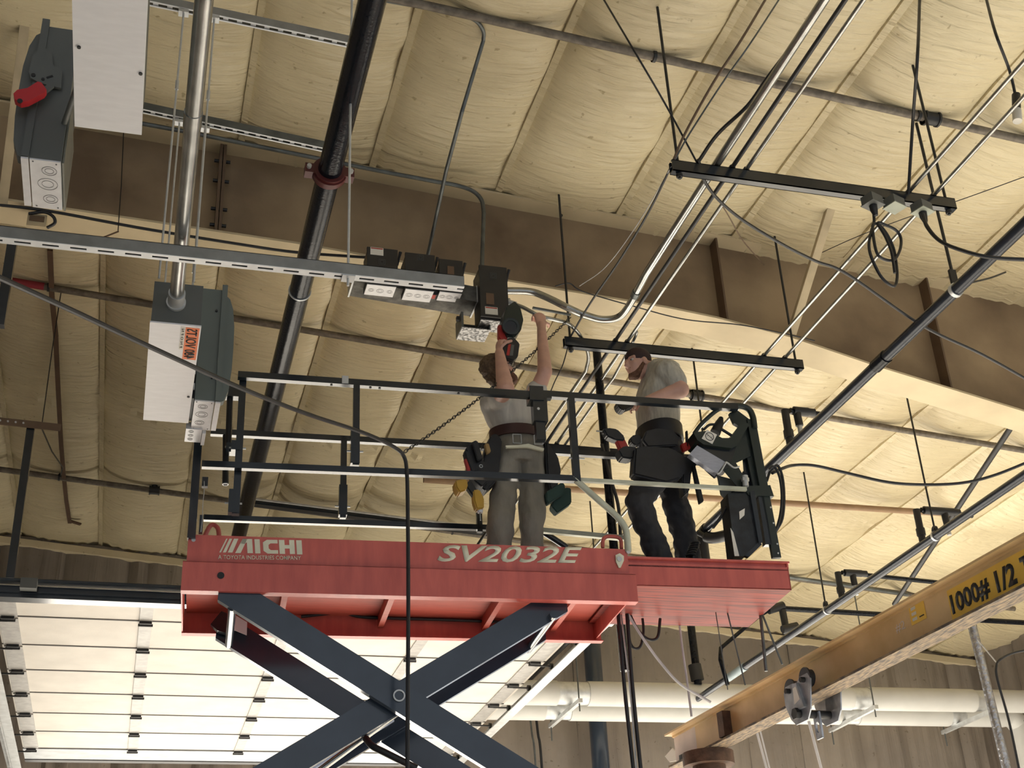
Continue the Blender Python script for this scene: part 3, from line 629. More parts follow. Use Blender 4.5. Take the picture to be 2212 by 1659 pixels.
for k, (Y, e0, e1, lb) in enumerate(((UY[0], (300, 0), (775, 100), 'upper slotted strut at the very top between white box and black main'), (UY[1], (300, 236), (700, 322), 'second upper strut just above the brown rafter'))):
    a, b_ = PY(*e0, Y), PY(*e1, Y)
    t = thing('slotted_strut', lb, 'strut', (a + b_) / 2)
    d = b_ - a
    part('side_wall', M_galvshade if k == 0 else M_emtdark, t, lambda m: bar(m, a + V((0, -.018, .02)), b_ + V((0, -.018, .02)), .004, .055, V((0, 0, 1))), lambda m: bar(m, a + V((0, .018, .02)), b_ + V((0, .018, .02)), .004, .055, V((0, 0, 1))), smooth=False)
    def wb2(m):
        n = 16
        for s in (-1, 1): bar(m, a + V((0, s * .016, -.008)), b_ + V((0, s * .016, -.008)), .010, .003, V((0, 0, 1)))
        for i in range(n): bar(m, a + d * (i / n), a + d * ((i + .38) / n), .03, .003, V((0, 0, 1)))
    part('slotted_web', M_zinc, t, wb2, smooth=False)
    us.append(t)
for (x, y, Y, zb, lb, cpl) in ((397, 25, UY[0], 5.24, 'galvanised hanger rod left of the silver conduit from the top strut', .3), (463, 38, UY[0], 5.24, 'galvanised hanger rod right of the silver conduit from the top strut', .32),
                             (388, 262, UY[1], 5.24, 'rear hanger rod left of the silver conduit from the second strut', .55), (443, 276, UY[1], 5.24, 'rear hanger rod right of the silver conduit from the second strut', .6)):
    p = PY(x, y, Y); rod(lb, V((p.x, Y, p.z)), V((p.x, Y, zb)), .0058, cpl)
    part('square_nut', M_galv, us[0 if Y == UY[0] else 1], lambda b, p=p, Y=Y: bx(b, p.x - .028, p.x + .028, Y - .022, Y + .022, p.z - .02, p.z + .0), smooth=False)
# silver conduit into the grey gutter box
t = thing('silver_conduit', 'wide silver conduit entering the grey box with the orange label', 'conduit', (.03, 4.5, 5.17))
XC, ZCN = PY(380, 655, 5.82).x, PY(380, 655, 5.82).z
part('conduit_run', M_emt, t, lambda b: tube(b, [V((XC - .012, 2.4, ZCN)), V((XC, 5.80, ZCN))], .0345, 24))
part('coupling', M_emt, t, lambda b: tube(b, [PY(410, 232, PH(410, 232, ZCN - 1.6).y) * 0 + V((XC - .006, PH(410, 240, ZCN - 1.6).y, ZCN)), V((XC - .006, PH(406, 272, ZCN - 1.6).y, ZCN))], .0372, 24))
part('connector', M_galv, t, lambda b: tube(b, [V((XC, 5.72, ZCN)), V((XC, 5.81, ZCN))], .041, 24), lambda b: ring(b, V((XC, 5.812, ZCN)), V((0, 1, 0)), .03, .048, .016, 24))
# ================================================================== ELECTRICAL BOXES
def knock(parent, c, r, nrm=V((0, 0, -1))):
    part('knockout', M_line, parent, lambda b: ring(b, c, nrm, r - .0016, r, .0012, 20))
    part('knockout', M_line, parent, lambda b: ring(b, c, nrm, r * .6 - .0014, r * .6, .0012, 18))
HB = 3.4 + 1.6
# long gutter box with the orange label
def gutter(label, x0, x1, y0, y1, z0, hgt, loose):
    t = thing('gutter_box', label, 'electrical box', ((x0 + x1) / 2, (y0 + y1) / 2, z0))
    def shell(b):
        bx(b, x0, x1, y0, y1, z0 + .004, z0 + hgt)
    part('body', M_enc, t, shell, smooth=False)
    c = part('cover', M_cover, t, lambda b: bx(b, x0 - .004, x1 + .004, y0 - .002, y1 + .004, z0 - .004, z0 + .004), smooth=False)  # light from below is put into the cover's paler grey
    for (fx, fy) in loose:
        part('screw', M_iron, c, lambda b: disc(b, V((x0 + (x1 - x0) * fx, y0 + (y1 - y0) * fy, z0 - .007)), V((0, 0, 1)), .007, .006, 8))
    return t, c
gA, cA = gutter('long grey gutter box with blank white cover beside the red handled switch', -.402, -.157, 3.15, 4.36, HB, .24, ((.07, .62), (.96, .7)))
gB, cB = gutter('long grey gutter box with an orange voltage label on its white cover', -.068, .170, 5.82, 6.90, HB, .235, ((.9, .26), (.94, .7)))
# orange label, read from the right side, near corner
def lab(parent, m, x0, x1, y0, y1, z, label=None, name='label'):
    return part(name, m, parent, lambda b: bx(b, x0, x1, y0, y1, z - .0015, z), label=label, smooth=False)
ol = lab(cB, M_orange, .100, .168, 5.835, 6.16, HB - .004, 'orange warning label')
text('lettering', '480 VOLTS', M_ink, cB, V((.107, 6.15, HB - .0058)), V((0, -.305, 0)), V((.052, 0, 0)), V((0, 0, -1)), bold=.01)
wl = lab(cB, M_label, .078, .098, 5.835, 6.06, HB - .004, 'narrow white inspection label')
text('lettering', 'F N O F N', M_ink, cB, V((.082, 6.04, HB - .0058)), V((0, -.19, 0)), V((.012, 0, 0)), V((0, 0, -1)))

def safety_switch(label, x0, x1, y0, y1, z0, z1, side, kos, m):
    """upright safety switch: dark body, curved side plate, zinc bottom with knockouts"""
    t = thing('safety_switch', label, 'switch', ((x0 + x1) / 2, (y0 + y1) / 2, z0))
    part('body', m, t, lambda b: bx(b, x0, x1, y0, y1, z0 + .004, z1), smooth=False)
    e = part('end_plate', M_ko, t, lambda b: bx(b, x0 + .002, x1 - .002, y0 + .002, y1 - .002, z0 - .003, z0 + .004), smooth=False)
    for fx, fy, r in kos: knock(e, V((x0 + (x1 - x0) * fx, y0 + (y1 - y0) * fy, z0 - .0036)), r)
    for fx, fy in ((.12, .04), (.85, .05), (.15, .95), (.85, .95)):
        part('screw', M_line, e, lambda b, fx=fx, fy=fy: disc(b, V((x0 + (x1 - x0) * fx, y0 + (y1 - y0) * fy, z0 - .004)), V((0, 0, 1)), .0035, .003, 8))
    xs = x1 if side > 0 else x0
    H = z1 - z0
    # flange along the near edge of the side, and the curved plate behind it
    part('flange', m, t, lambda b: bx(b, min(xs, xs + side * .03), max(xs, xs + side * .03), y0 - .012, y0 + .006, z0 + .0, z1 + .03), smooth=False)
    part('flange_end', M_ko, t, lambda b: bx(b, min(xs + side * .002, xs + side * .03), max(xs + side * .002, xs + side * .03), y0 - .01, y1 - .02, z0 - .012, z0 - .004), smooth=False)
    prof = [(0, 0), (.028, .02), (.052, .12), (.062, .3), (.064, .5), (.062, .68), (.05, .84), (.03, .93), (.0, .97)]
    part('curved_plate', m, t, lambda b: prism(b, [V((xs + side * (.018 + a), y0 + .01, z0 + H * f)) for a, f in prof], V((0, .05, 0))), smooth=False)
    return t
zt = PY(110, 58, 4.61).z
sA = safety_switch('dark safety switch with a red handle at the upper left edge', -.585, -.462, 4.61, 4.95, HB, zt, -1, ((.62, .2, .03), (.55, .47, .04), (.62, .78, .03)), M_enc)
def hpt(x, y, d=0): return PY(x, y, 4.585 - d)
mech = [(83, 170), (112, 172), (116, 126), (130, 146), (134, 152), (132, 207), (108, 196), (76, 180), (64, 172), (66, 158)]
part('lever_plate', M_enc, sA, lambda b: prism(b, [hpt(*q) for q in ((92, 100), (112, 115), (115, 142), (134, 150), (132, 190), (105, 184), (84, 178), (66, 168), (62, 155), (70, 120))], V((0, .012, 0))), smooth=False)
for q in ((72, 162), (93, 171)): part('plate_hole', M_ink, sA, lambda b, q=q: disc(b, hpt(*q, .002), V((0, 1, 0)), .009 if q[0] == 72 else .007, .004, 12))
part('plate_slot', M_ink, sA, lambda b: bar(b, hpt(101, 168, .002), hpt(114, 164, .002), .004, .008, V((0, 0, 1))))
gr = part('handle', M_handle, sA, lambda b: prism(b, [hpt(*q, .02) for q in ((90, 190), (101, 205), (96, 212), (62, 230), (46, 233), (33, 226), (30, 214), (38, 206), (60, 202), (82, 188))], V((0, -.035, 0))), label='red handle')
part('handle_eye', M_ink, gr, lambda b: disc(b, hpt(43, 218, .056), V((0, 1, 0)), .011, .004, 12))
part('handle_arm', M_enc, sA, lambda b: bar(b, hpt(92, 200, .012), hpt(112, 184, .012), .012, .025, V((0, 0, 1))))
# clear side wrapper with bright staples
part('side_sheet', mat('thin zinc side sheet', (.20, .20, .17), .4, metal=.3), sA, lambda b: bx(b, -.460, -.452, 4.63, 4.97, HB + .01, HB + .33), smooth=False)
part('nipple', M_enc, sA, lambda b: tube(b, [V((-.41, 4.34, HB + .2)), V((-.48, 4.65, HB + .2))], .012, 12))
zt2 = PY(462, 625, 6.62).z
sB = safety_switch('green grey safety switch joined to the gutter box with the orange label', .190, .300, 6.62, 6.98, HB, zt2, 1, ((.45, .18, .026), (.45, .45, .034), (.4, .74, .026)), M_encgreen)
hp = part('hub_plate', M_ko, sB, lambda b: bx(b, .165, .255, 6.96, 7.13, HB - .012, HB + .03), smooth=False)
for k in range(3): knock(hp, V((.195, 6.99 + k * .05, HB - .0125)), .015)
part('ruler_strip', M_cover, sB, lambda b: bx(b, .258, .278, 7.0, 7.16, HB - .014, HB + .012), smooth=False)
part('gasket', M_black, sB, lambda b: bx(b, .176, .188, 6.64, 6.92, HB + .02, HB + .3), smooth=False)
for z in (.06, .16, .25): part('staple', M_galv, sB, lambda b, z=z: bx(b, .180, .186, 6.612, 6.62, HB + z, HB + z + .04), smooth=False)
for f in (.2, .8): part('bolt', M_iron, sB, lambda b, f=f: disc(b, V((.275, 6.615, HB + f * (zt2 - HB))), V((0, 1, 0)), .007, .01, 8))

# ---- the dark switch row on a sloping wireway
YF = 7.88                                                         # front faces
def front(x, y): return PY(x, y, YF)
ww = thing('wireway', 'long grey wireway trough under the row of dark switches', 'wireway', front(900, 650))
wd0, wd1 = PY(765, 606, 7.95), PY(1030, 652, 7.95)
part('trough', M_trough, ww, lambda b: add_hex(b, [wd0, wd1, wd1 + V((0, .21, -.0)), wd0 + V((0, .21, 0)), wd0 + V((0, 0, .13)), wd1 + V((0, 0, .13)), wd1 + V((0, .21, .13)), wd0 + V((0, .21, .13))]), smooth=False)
part('end_cap', M_galv, ww, lambda b: bx(b, wd0.x - .012, wd0.x, 7.94, 8.17, wd0.z - .006, wd0.z + .135), smooth=False)
part('end_cap', M_galv, ww, lambda b: bx(b, wd1.x, wd1.x + .012, 7.94, 8.17, wd1.z - .006, wd1.z + .135), smooth=False)
part('pale_patch', M_ko, ww, lambda b: bx(b, wd0.x + .02, wd0.x + .085, 7.96, 8.06, wd0.z + .004, wd0.z + .007), smooth=False)
def dark_switch(label, xl, xr, yt, yb, depth, kos, lev=True, lbl=None, win=None, m=M_encblack, mk=M_ko):
    a, b_, c = front(xl, yt), front(xr, yt + (xr - xl) * .145), front(xl, yb)
    x0, x1, z1, z0 = a.x, b_.x, (a.z + b_.z) / 2, c.z
    t = thing('disconnect_switch', label, 'switch', ((x0 + x1) / 2, YF, z0), group='dark disconnect switches on the wireway')
    part('body', m, t, lambda b: bx(b, x0, x1, YF, YF + depth, z0, z1 - .02), smooth=False)
    part('door', m, t, lambda b: bx(b, x0 - .003, x1 + .003, YF - .02, YF, z0 + .012, z1), smooth=False)
    e = part('end_plate', mk, t, lambda b: bx(b, x0 + .004, x1 - .004, YF + .006, YF + depth - .006, z0 - .004, z0), smooth=False)
    for fx, r in kos: knock(e, V((x0 + (x1 - x0) * fx, YF + depth * .5, z0 - .0045)), r)
    if lev:
        lv = part('lever', M_black, t, lambda b: tube(b, [V((x1 + .01, YF + .03, z1 - .1)), V((x1 + .022, YF + .02, z1 - .03)), V((x1 + .03, YF + .01, z1 + .005))], [.008, .009, .012], 8))
    if lbl:
        p, q = front(*lbl[0]), front(*lbl[1])
        part('label', M_label, t, lambda b: bx(b, p.x, q.x, YF - .0225, YF - .02, q.z, p.z), smooth=False)
        part('label_band', M_labelred, t, lambda b: bx(b, p.x + .004, q.x - .004, YF - .0235, YF - .0225, p.z - .2 * (p.z - q.z), p.z - .004), smooth=False)
    if win:
        p, q = front(*win[0]), front(*win[1])
        part('window', mat('brown window label', (.17, .10, .06), .5), t, lambda b: bx(b, p.x, q.x, YF - .024, YF - .02, q.z, p.z), smooth=False)
    return t
def emblem(t, x, y, r=.022):
    p = front(x, y)
    for q in (r, r * .55):
        part('emblem', M_enc, t, lambda b, q=q: [bar(b, p + V((sx * q, -.0215, -q)), p + V((sx * q, -.0215, q)), .0015, .002) for sx in (-1, 1)] and [bar(b, p + V((-q, -.0215, sz * q)), p + V((q, -.0215, sz * q)), .0015, .002) for sz in (-1, 1)], smooth=False)
s1 = dark_switch('leftmost dark disconnect switch with a white label on its upper corner', 793, 857, 535, 612, .15, ((.2, .02), (.5, .026), (.82, .02)), lbl=((799, 537), (827, 556))); emblem(s1, 824, 569)
s2 = dark_switch('second dark disconnect switch from the left on the wireway', 875, 937, 547, 622, .16, ((.2, .024), (.5, .024), (.8, .024)), lbl=None); emblem(s2, 907, 560)
s3 = dark_switch('small dark disconnect switch with a brown window third from the left', 948, 997, 561, 628, .13, ((.2, .02), (.5, .024), (.82, .016)), win=((965, 578), (980, 610)))
s4 = dark_switch('tall dark disconnect switch at the right end of the wireway', 1034, 1092, 574, 688, .17, ((.2, .018), (.42, .02)), lbl=((1046, 665), (1074, 684)), win=((1048, 636), (1066, 662)), mk=M_mottled); emblem(s4, 1064, 599)
p = front(1075, 688); part('round_knockout', M_label, s4, lambda b: disc(b, V((p.x, YF + .09, p.z - .005)), V((0, 0, 1)), .028, .002, 20))
part('red_sticker', M_labelred, s2, lambda b: bx(b, front(938, 640).x - .01, front(938, 640).x + .025, YF + .05, YF + .1, s2.location.z - .003, s2.location.z), smooth=False)
# open-front box under the trough
t = thing('junction_box', 'open junction box hanging under the right end of the wireway', 'electrical box', PY(1020, 722, 7.95))
o0, o1 = PY(996, 676, 7.97), PY(1058, 712, 7.97)
zt_, zb_ = o0.z, o1.z - .01
part('back_plate', M_ink, t, lambda b: bx(b, o0.x, o1.x, 8.12, 8.13, zb_, zt_), smooth=False)
part('side_plate', M_emtdark, t, lambda b: bx(b, o0.x - .004, o0.x + .012, 7.95, 8.13, zb_, zt_), smooth=False)
part('side_plate', M_emtdark, t, lambda b: bx(b, o1.x - .01, o1.x, 7.95, 8.13, zb_, zt_), smooth=False)
e = part('end_plate', M_mottled, t, lambda b: bx(b, o0.x, o1.x, 7.95, 8.13, zb_ - .006, zb_), smooth=False)
for f in (.2, .5, .78): knock(e, V((o0.x + f * (o1.x - o0.x), 8.04, zb_ - .0065)), .02)
part('latch', M_iron, t, lambda b: bx(b, o0.x - .025, o0.x - .004, 8.0, 8.03, zt_ - .04, zt_ - .01), smooth=False)

# outlet boxes and coiled cord on the first trapeze
YT = 5.92
def outlet(label, x, y, m, plug):
    p = PY(x, y, YT - .02)
    t = thing('outlet_box', label, 'outlet box', p, group='outlet boxes on the first trapeze')
    R = Matrix.Rotation(.35, 3, 'Z')
    ex, ey, ez = R @ V((.052, 0, 0)), R @ V((0, .045, 0)), V((0, 0, .03))
    part('box', M_enc, t, lambda b: add_box(b, p + V((0, 0, .02)), ex, ey, ez), smooth=False)
    part('face_plate', m, t, lambda b: add_box(b, p + V((0, 0, -.013)), ex * 1.12, ey * 1.12, V((0, 0, .003))), smooth=False)
    if plug: part('plug', M_black, t, lambda b: tube(b, [p + V((0, 0, -.012)), p + V((.0, 0, -.05)), p + V((.005, 0, -.09))], [.026, .024, .014], 12))
M_pg = mat('pale green plate', (.35, .38, .31), .5)
outlet('grey outlet box with a plugged black cord at the left of three under the trapeze', 1885, 440, M_enc, True)
outlet('pale green outlet box in the middle of three under the trapeze', 1932, 445, M_pg, False)
outlet('pale green outlet box with a thick black cord, rightmost under the trapeze', 1992, 455, M_pg, True)
c0 = PY(1888, 470, YT)
loop = [PY(x, y, YT - d) for x, y, d in ((1887, 458, 0), (1888, 480, 0), (1882, 500, .02), (1877, 530, .03), (1884, 560, .03), (1905, 600, .02), (1930, 618, 0), (1938, 600, -.02), (1935, 560, -.03), (1928, 530, -.03), (1912, 500, -.02), (1895, 484, 0), (1885, 490, .03),
                                         (1892, 540, .04), (1905, 558, .03), (1930, 562, .0), (1944, 540, -.02), (1946, 515, -.03), (1936, 498, -.02), (1915, 487, 0), (1896, 482, .01), (1912, 510, .02), (1926, 545, .03), (1933, 590, .02))]
pipe('coiled_cord', M_black, 'coiled black cord hanging below the left outlet box', 'cord', sm(loop, 5), .0095, 8)

# ---- cables
def cable(label, pts, r, m=M_black, name='cable', cat='cable', seg=8): return pipe(name, m, label, cat, sm(pts, 7), r, seg)
cable('long black cable sagging past the gutter box and dropping straight down before the lift', [PY(-60, 573, 4.2), PY(0, 600, 4.35), PY(150, 668, 4.7), PY(330, 752, 5.15), PY(520, 838, 5.65), PY(660, 893, 6.1), PY(780, 933, 6.55), PY(845, 962, 6.8), PY(872, 985, 6.9), PY(879, 1025, 6.92), PY(881, 1120, 6.92), PY(882, 1300, 6.92), PY(881, 1480, 6.92), PY(880, 1690, 6.92)], .0115)
cable('black cable drooping from the first trapeze across the rafter to the right edge', [PY(1508, 345, 5.9), PY(1530, 405, 6.1), PY(1590, 465, 6.3), PY(1680, 522, 6.5), PY(1760, 563, 6.7), PY(1830, 592, 6.8), PY(1990, 702, 7.0), PY(2120, 765, 7.1), PY(2240, 832, 7.2)], .0105)
cable('thick black cord curving from the right outlet box over the steel main', [PY(1993, 462, 5.88), PY(2003, 490, 5.85), PY(2030, 520, 5.8), PY(2075, 540, 5.7), PY(2140, 556, 5.6), PY(2240, 562, 5.5)], .0125)
cable('black cable rising from the first trapeze alongside the thick conduit', [PY(1508, 350, 5.92), PY(1550, 290, 5.75), PY(1615, 228, 5.5), PY(1660, 165, 5.3), PY(1740, 60, 5.0), PY(1800, -20, 4.8)], .0115)
cable('brown twisted cord from the top edge to the left end of the first trapeze', [PR(1660, -12, -.3), PY(1600, 88, 5.4), PY(1540, 180, 5.6), PY(1480, 288, 5.85), PY(1455, 345, 5.93)], .008, M_stiff, 'cord', 'cord')
cable('blue grey cord beside the brown twisted cord', [PR(1690, -12, -.3), PY(1620, 95, 5.4), PY(1560, 180, 5.6), PY(1490, 288, 5.85), PY(1458, 345, 5.93)], .0055, M_emtdark, 'cord', 'cord')
cable('twisted cord from the first trapeze down to the left end of the second', [PY(1452, 355, 5.95), PY(1400, 460, 6.5), PY(1340, 560, 7.1), PY(1275, 655, 7.7), PY(1232, 728, 8.1)], .0075, M_iron, 'cord', 'cord')
cable('thin pale wire from the first trapeze toward the rafter flange', [PY(1450, 360, 5.95), PY(1380, 480, 6.8), PY(1310, 575, 7.6), PY(1252, 618, 8.2)], .003, M_rope, 'wire', 'wire')
cable('dark wire from the top edge crossing the front sprinkler pipe to the first trapeze', [PR(1300, -8, -.25), PY(1370, 110, 5.6), PY(1440, 230, 5.8), PY(1506, 352, 5.93)], .006, M_iron, 'wire', 'wire')
cable('thin black wire hanging below the left end of the second trapeze', [PY(1228, 745, 8.1), PY(1215, 790, 8.2), PY(1198, 825, 8.3), PY(1180, 870, 8.4)], .0045, M_iron, 'wire', 'wire')
cable('black cord dropping from the ceiling to the right end of the first trapeze', [PR(1987, -15, -.02), PY(1982, 120, 5.2), PY(1972, 260, 5.6), PY(1962, 420, 5.9)], .0105)
cable('thin sagging wire over the rafter at the right', [PY(1770, 548, 8.1), PY(1850, 512, 7.5), PY(1960, 470, 7), PY(2080, 430, 6.5), PY(2240, 372, 6)], .0035, M_iron, 'wire', 'wire')
cable('dark rod jutting from the far side of the large main', [PY(2100, 610, 6.6), PY(2140, 600, 6.7), PY(2172, 588, 6.8)], .007, M_iron, 'stub_rod', 'rod')
cable('short twisted wire hanging under the first trapeze in front of the rafter', [PY(1530, 400, 6.3), PY(1570, 460, 7), PY(1605, 520, 7.6), PY(1650, 572, 8.2)], .005, M_stiff, 'wire', 'wire')
cable('thin cable drooping under the rafter flange behind the steel conduits', [PY(1200, 618, 8.25), PY(1230, 612, 8.25), PY(1260, 630, 8.25), PY(1370, 662, 8.25), PY(1480, 690, 8.25), PY(1600, 702, 8.25), PY(1700, 722, 8.25), PY(1760, 736, 8.25)], .005)
t = thing('cord_drop', 'hanging cord with a white and black plug at the upper right edge', 'cord', PY(2195, 260, 5.2))
part('cord', M_iron, t, lambda b: tube(b, sm([PR(2128, -12, -.05), PY(2150, 70, 5.0), PY(2180, 150, 5.15), PY(2194, 208, 5.2)], 5), .009, 8))
part('plug', M_black, t, lambda b: tube(b, [PY(2195, 205, 5.2), PY(2196, 240, 5.2)], .026, 14))
part('socket', M_plug, t, lambda b: tube(b, [PY(2196, 238, 5.2), PY(2198, 262, 5.2)], .028, 14))
# chain holding the cable
t = thing('support_chain', 'slack link chain from the second trapeze to the hanging black cable', 'chain', PY(876, 972, 6.88))
ca, cb_ = PY(1232, 686, 7.95), PY(874, 976, 6.89); N = 74; prev = None
for k in range(N):
    f = (k + .5) / N; c = ca.lerp(cb_, f) - V((0, 0, .05 * 4 * f * (1 - f))); d = (cb_ - ca).normalized(); s_, u_ = axes(d)
    if k % 2: s_, u_ = u_, -s_
    if k < 2:
        bm = B(); L_ = (cb_ - ca).length / N * .72; Wd = .0085
        tube(bm, [c + d * (L_ * math.cos(q)) + s_ * (Wd * math.sin(q)) for q in [2 * PI * j / 10 for j in range(11)]], .0028, 5, caps=False)
        o = obj('link', bm, M_iron, t); srcs = (prev or []) + [(o, c)]; prev = srcs
    else: share('link', srcs[k % 2][0], t, c - srcs[k % 2][1])
# ================================================================== SCISSOR LIFT
lift = thing('scissor_lift', 'red and black scissor lift holding the two workers', 'scissor lift', (LO.x + 1.3, LO.y + .35, 0))
LEN, WID = 2.63, .81
def lbox(b, s0, s1, t0, t1, h0, h1):
    add_hex(b, [LW(*q) for q in ((s0, t0, h0), (s1, t0, h0), (s1, t1, h0), (s0, t1, h0), (s0, t0, h1), (s1, t0, h1), (s1, t1, h1), (s0, t1, h1))])
def lpart(name, m, *boxes, parent=None, label=None): return part(name, m, parent or lift, *[lambda b, q=q: lbox(b, *q) for q in boxes], label=label, smooth=False)
def lq(x, y, t=0.0): s, h = LP(x, y, t); return LW(s, t, h)
HT, HM, HL = 2.885, 2.715, 2.55
nearU = lpart('upper_skirt', M_red, (0.0, 2.615, 0, .006, HM, HT), label='red upper side plate with cream lettering')
lpart('lower_skirt', M_red, (-.02, 2.65, -.018, -.010, HL, HM + .004), (-.02, 2.65, -.018, .0, HM - .002, HM + .004))
lpart('skirt_lip', M_red, (-.02, 2.65, -.018, .045, HL - .006, HL))
lpart('inner_rail', M_red, (.02, 2.6, .07, .076, HL + .01, HL + .1), (.02, 2.6, .045, .075, HL + .004, HL + .012))
lpart('upper_skirt', M_red, (0.0, 2.615, WID - .006, WID, HM, HT))
lpart('lower_skirt', M_red, (-.02, 2.65, WID, WID + .008, HL, HM), (-.02, 2.65, WID - .05, WID + .008, HL - .006, HL))
lpart('end_skirt', M_red, (-.02, -.012, -.01, WID, HL, HM)); lpart('end_skirt', M_red, (2.60, 2.608, .0, WID, HL + .01, HM))
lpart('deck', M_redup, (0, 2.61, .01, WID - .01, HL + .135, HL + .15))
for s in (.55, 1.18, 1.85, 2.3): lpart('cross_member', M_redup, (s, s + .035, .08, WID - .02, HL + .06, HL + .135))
part('wiring_loom', M_black, lift, lambda b: tube(b, sm([LW(.7, WID - .03, HL + .12), LW(.95, WID - .03, HL + .15), LW(1.1, WID - .03, HL + .125), LW(1.6, WID - .03, HL + .12), LW(2.2, WID - .03, HL + .11)], 5), .01, 8))
for x, y in ((418, 1166), (477, 1243)):
    p = lq(x, y, -.02 if y > 1200 else -.002); part('plug_bolt', M_iron if y > 1200 else M_galv, lift, lambda b, p=p: disc(b, p, LV, .02 if y > 1200 else .012, .006, 14))
lp_ = part('latch_plate', M_cream, lift, lambda b: prism(b, [lq(x, y, -.004) for x, y in ((1329, 1200), (1338, 1196), (1347, 1202), (1347, 1212), (1340, 1227), (1336, 1227), (1330, 1214))], LV * -.008))
part('latch_bolt', M_galv, lp_, lambda b: disc(b, lq(1338, 1208, -.014), LV, .016, .012, 12))
part('bolt', M_galv, lift, lambda b: disc(b, lq(1357, 1192, -.006), LV, .014, .014, 10))
# lettering
nrm = -LV
def L3(x, y): return lq(x, y, -.0012)
pa, pb, pc = L3(942, 1213), L3(1262, 1219), L3(942 + 14, 1176)
text('model_lettering', 'SV2032E', M_cream, nearU, pa, (L3(1258, 1217) - pa), (L3(945, 1177) - L3(943, 1213)), nrm, shear=.055, bold=.022, label='cream model lettering')
pa = L3(471, 1208)
text('maker_lettering', 'A TOYOTA INDUSTRIES COMPANY', M_cream, nearU, pa, L3(650, 1210) - pa, L3(471, 1199) - pa, nrm, bold=.006)
def logo(u, v): return L3(471 + 181 * u + 2.0 * (1 - v), 1195.5 + 1.5 * u - 32 * v)
def P1(x, y): return ((x - 1285) / 490, (398 - y) / 88)
C_ = []
for poly in ([(1287, 392), (1297, 392), (1341, 310), (1333, 310)], [(1308, 392), (1326, 392), (1368, 310), (1352, 310)], [(1337, 392), (1364, 392), (1404, 310), (1378, 310)],
             [(1380, 395), (1428, 311), (1456, 311), (1412, 395)], [(1428, 311), (1484, 311), (1484, 395), (1452, 395), (1452, 330), (1440, 340), (1412, 340)], [(1497, 312), (1528, 312), (1528, 396), (1497, 396)],
             [(1632, 315), (1632, 336), (1590, 336), (1578, 345), (1578, 366), (1590, 376), (1632, 376), (1632, 397), (1570, 397), (1546, 380), (1546, 330), (1570, 315)],
             [(1640, 315), (1672, 315), (1672, 345), (1700, 345), (1700, 315), (1730, 315), (1730, 398), (1700, 398), (1700, 366), (1672, 366), (1672, 398), (1640, 398)], [(1741, 316), (1773, 316), (1773, 400), (1741, 400)]):
    bm = B(); prism(bm, [logo(*P1(x, y)) for x, y in poly], nrm * .001); obj('logo_bar', bm, M_cream, nearU, smooth=False)

# extension deck
EX0, EX1, T0, T1 = 2.5, LP(1701, 1215, .03)[0], .03, .775
hE1, hE0 = LP(1701, 1214, .03)[1], LP(1702, 1273, .03)[1]
lpart('extension_side', M_red, (2.62, EX1, T0, T0 + .008, hE0, hE1 - .035), label='red side of the extended deck')
lpart('extension_rim', M_red, (2.62, EX1 + .008, T0 - .012, T0 + .02, hE1 - .012, hE1), (2.62, EX1 + .008, T0 + .012, T0 + .02, hE1 - .04, hE1))
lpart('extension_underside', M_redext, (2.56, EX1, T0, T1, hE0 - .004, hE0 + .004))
lpart('extension_end', M_red, (EX1 - .008, EX1, T0, T1, hE0, hE1))
lpart('extension_side', M_red, (2.62, EX1, T1 - .008, T1, hE0, hE1))
lpart('extension_floor', M_navy, (2.56, EX1, T0, T1, hE1 - .06, hE1 - .05))
part('tie_down', M_red, lift, lambda b: tube(b, sm([lq(1302, 1183, .06), lq(1303, 1166, .06), lq(1312, 1159, .06), lq(1332, 1160, .06), lq(1341, 1167, .06), lq(1342, 1184, .06)], 4), .012, 8))
part('tie_down', M_red, lift, lambda b: tube(b, sm([lq(440, 1163, .3), lq(455, 1135, .3), lq(470, 1140, .3), lq(474, 1164, .3)], 4), .014, 8))

# guard rails
def rail(name, pts, t, wd=.038, m=M_navy, ht=None, label=None):
    P = [lq(x, y, t) if len((x, y)) == 2 else None for x, y in pts]
    bm = B()
    for a, b in zip(P, P[1:]): bar(bm, a, b, wd, ht or wd, V((0, 0, 1)) if abs((b - a).normalized().z) < .8 else LV)
    return obj(name, bm, m, lift, smooth=False, label=label)
tr1 = rail('top_rail', ((514, 811), (1190, 857)), 0, .042)
rail('top_rail', ((1140, 850), (1592, 881)), .045, .042)
rail('mid_rail', ((436, 1004), (1253, 1036)), 0, .04)
rail('extension_mid_rail', ((1250, 1037), (1612, 1057)), .045, .024, M_pale, label='pale middle rail of the extension')
rail('top_rail', ((455, 934), (1060, 966)), WID, .04); rail('top_rail', ((1040, 966), (1420, 990)), WID - .05, .04)
rail('mid_rail', ((440, 1119), (1060, 1141)), WID, .036); rail('extension_mid_rail', ((1170, 1146), (1350, 1163)), WID - .06, .032, M_pale)
for pts, t, w_ in ((((436, 850), (413, 1165)), 0, .046), (((526, 812), (508, 1112)), .05, .042), (((771, 825), (767, 1006)), 0, .04), (((1231, 862), (1247, 1035)), 0, .042), (((745, 945), (738, 1120)), WID, .04), (((520, 940), (508, 1120)), WID, .04),
                   (((1030, 962), (1035, 1150)), WID, .036), (((1395, 990), (1405, 1190)), WID - .05, .036)):
    P0, P1_ = LP(*pts[0], t), LP(*pts[1], t)
    sx = (P0[0] + P1_[0]) / 2
    lpart('rail_post', M_navy, (sx - w_ / 2, sx + w_ / 2, t - w_ / 2, t + w_ / 2, P1_[1], P0[1]))
